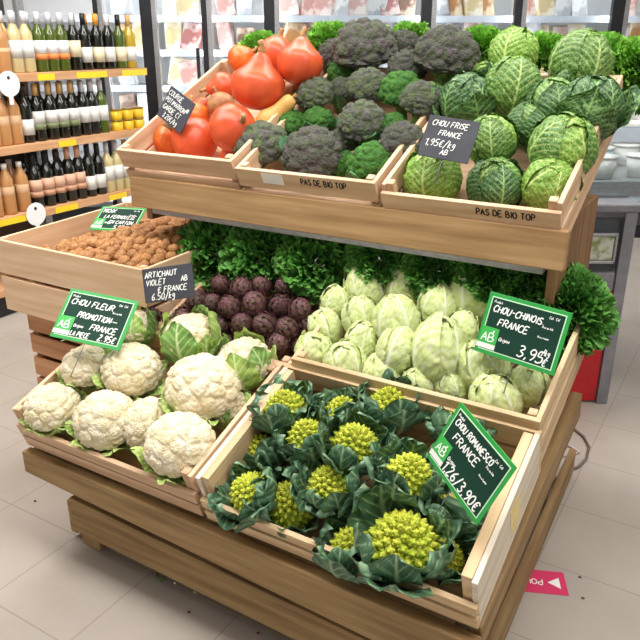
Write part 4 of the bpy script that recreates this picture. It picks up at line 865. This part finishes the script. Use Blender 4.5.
# ------------------------------------------------------------------ floor sticker, cable, scraps
stc = setp(empty('floor_sticker', (-.36, 1.66, .0008)), 'pink floor sticker with white triangle and letters beside the stand', 'sticker')
q = [at(x, y, (0, 0, .0008), (0, 0, 1)) for x, y in ((512, 590), (522, 568), (559, 573), (564, 595))]
cq = at(543, 582, (0, 0, .001), (0, 0, 1)); stc.location = tuple(cq)
u = (q[3]-q[0]); u /= np.linalg.norm(u); a_ = math.atan2(u[1], u[0]); stc.rotation_euler = (0, 0, a_)
MB().box(-.13, .062, -.045, .047, -.0006, .0003).build('sheet', mat('pink vinyl', '#d83a68', rough=.35), stc)
MB().add([(.012, .0, .0004), (.045, .022, .0004), (.045, -.022, .0004), (.012, .0, .0008), (.045, .022, .0008), (.045, -.022, .0008)], [(3, 5, 4), (0, 1, 2), (0, 3, 4, 1), (1, 4, 5, 2), (2, 5, 3, 0)], smooth=False).build('triangle', m_ink, stc)
lt = MB(); write(lt, 'POUR', 0, 0, .020, .0004, .003, slant=0, jit=0, sp=1.3); o = lt.build('lettering', m_ink, stc); o.rotation_euler = (0, 0, PI); o.location = (-.002, .009, 0)
c0 = [at(x, y, (0, 0, .006), (0, 0, 1)) for x, y in ((556, 424), (573, 428), (584, 437), (589, 447), (586, 459), (578, 467), (568, 470))]
setp(MB().tube([tuple(p) for p in c0], .005, 8).build('power_cable', mat('dark cable', '#5a4a44', '#8b7a70', scale=3, rough=.5)), 'dark cable looping on the floor beside the stand', 'cable')
c0 = [at(x, y, (0, 0, .006), (0, 0, 1)) for x, y in ((560, 443), (570, 446), (579, 452), (572, 455), (563, 456))]
setp(MB().tube([tuple(p) for p in c0], .004, 8).build('power_cable', mat('white cable', '#c9beb4', rough=.5)), 'short pale cable loop inside the dark one', 'cable')
for k, (px, py, c, s) in enumerate(((168, 571, '#4f7a35', .012), (161, 577, '#5d8a3d', .009))):
    p = at(px, py, (0, 0, .004), (0, 0, 1)); mb = MB()
    for j in range(4): leaf(mb, j*1.7, 60, 110, .5, R=s*(1+.2*j), nu=8, nv=8, cz=0, ruffle=s*.2, pucker=.0)
    o = mb.build('leaf_scrap', mat('leaf scrap', c, rough=.6)); o.location = (p[0], p[1], .009); setp(o, ('green leaf scrap under the lower front board', 'smaller green leaf scrap left of the other one')[k], 'leaf scrap')
crumbs = ((175, 583, '#e8e0c8'), (195, 592, '#e8e0c8'), (189, 612, '#4f4038'), (35, 501, '#3b332c'), (49, 476, '#3b332c'), (258, 633, '#7a3b36'), (580, 577, '#5c5048'), (583, 598, '#5c5048'))
CN = ('cream crumb under the lower board, left of its twin', 'cream crumb right of its twin under the lower board', 'dark speck on the tile below the cream crumbs', 'dark speck on the floor left of the stand leg', 'dark speck on the floor beneath the cauliflower crate corner', 'reddish speck at the bottom edge of the floor', 'dark speck right of the pink sticker', 'lower dark speck right of the pink sticker')
for (px, py, c), lab in zip(crumbs, CN):
    p = at(px, py, (0, 0, .002), (0, 0, 1)); V, Fc = ico(2); o = MB().add(V*np.array([.005, .0035, .0022]), Fc).build('crumb', mat('crumb', c, rough=.8)); o.location = (p[0], p[1], .0022); setp(o, lab, 'crumb')
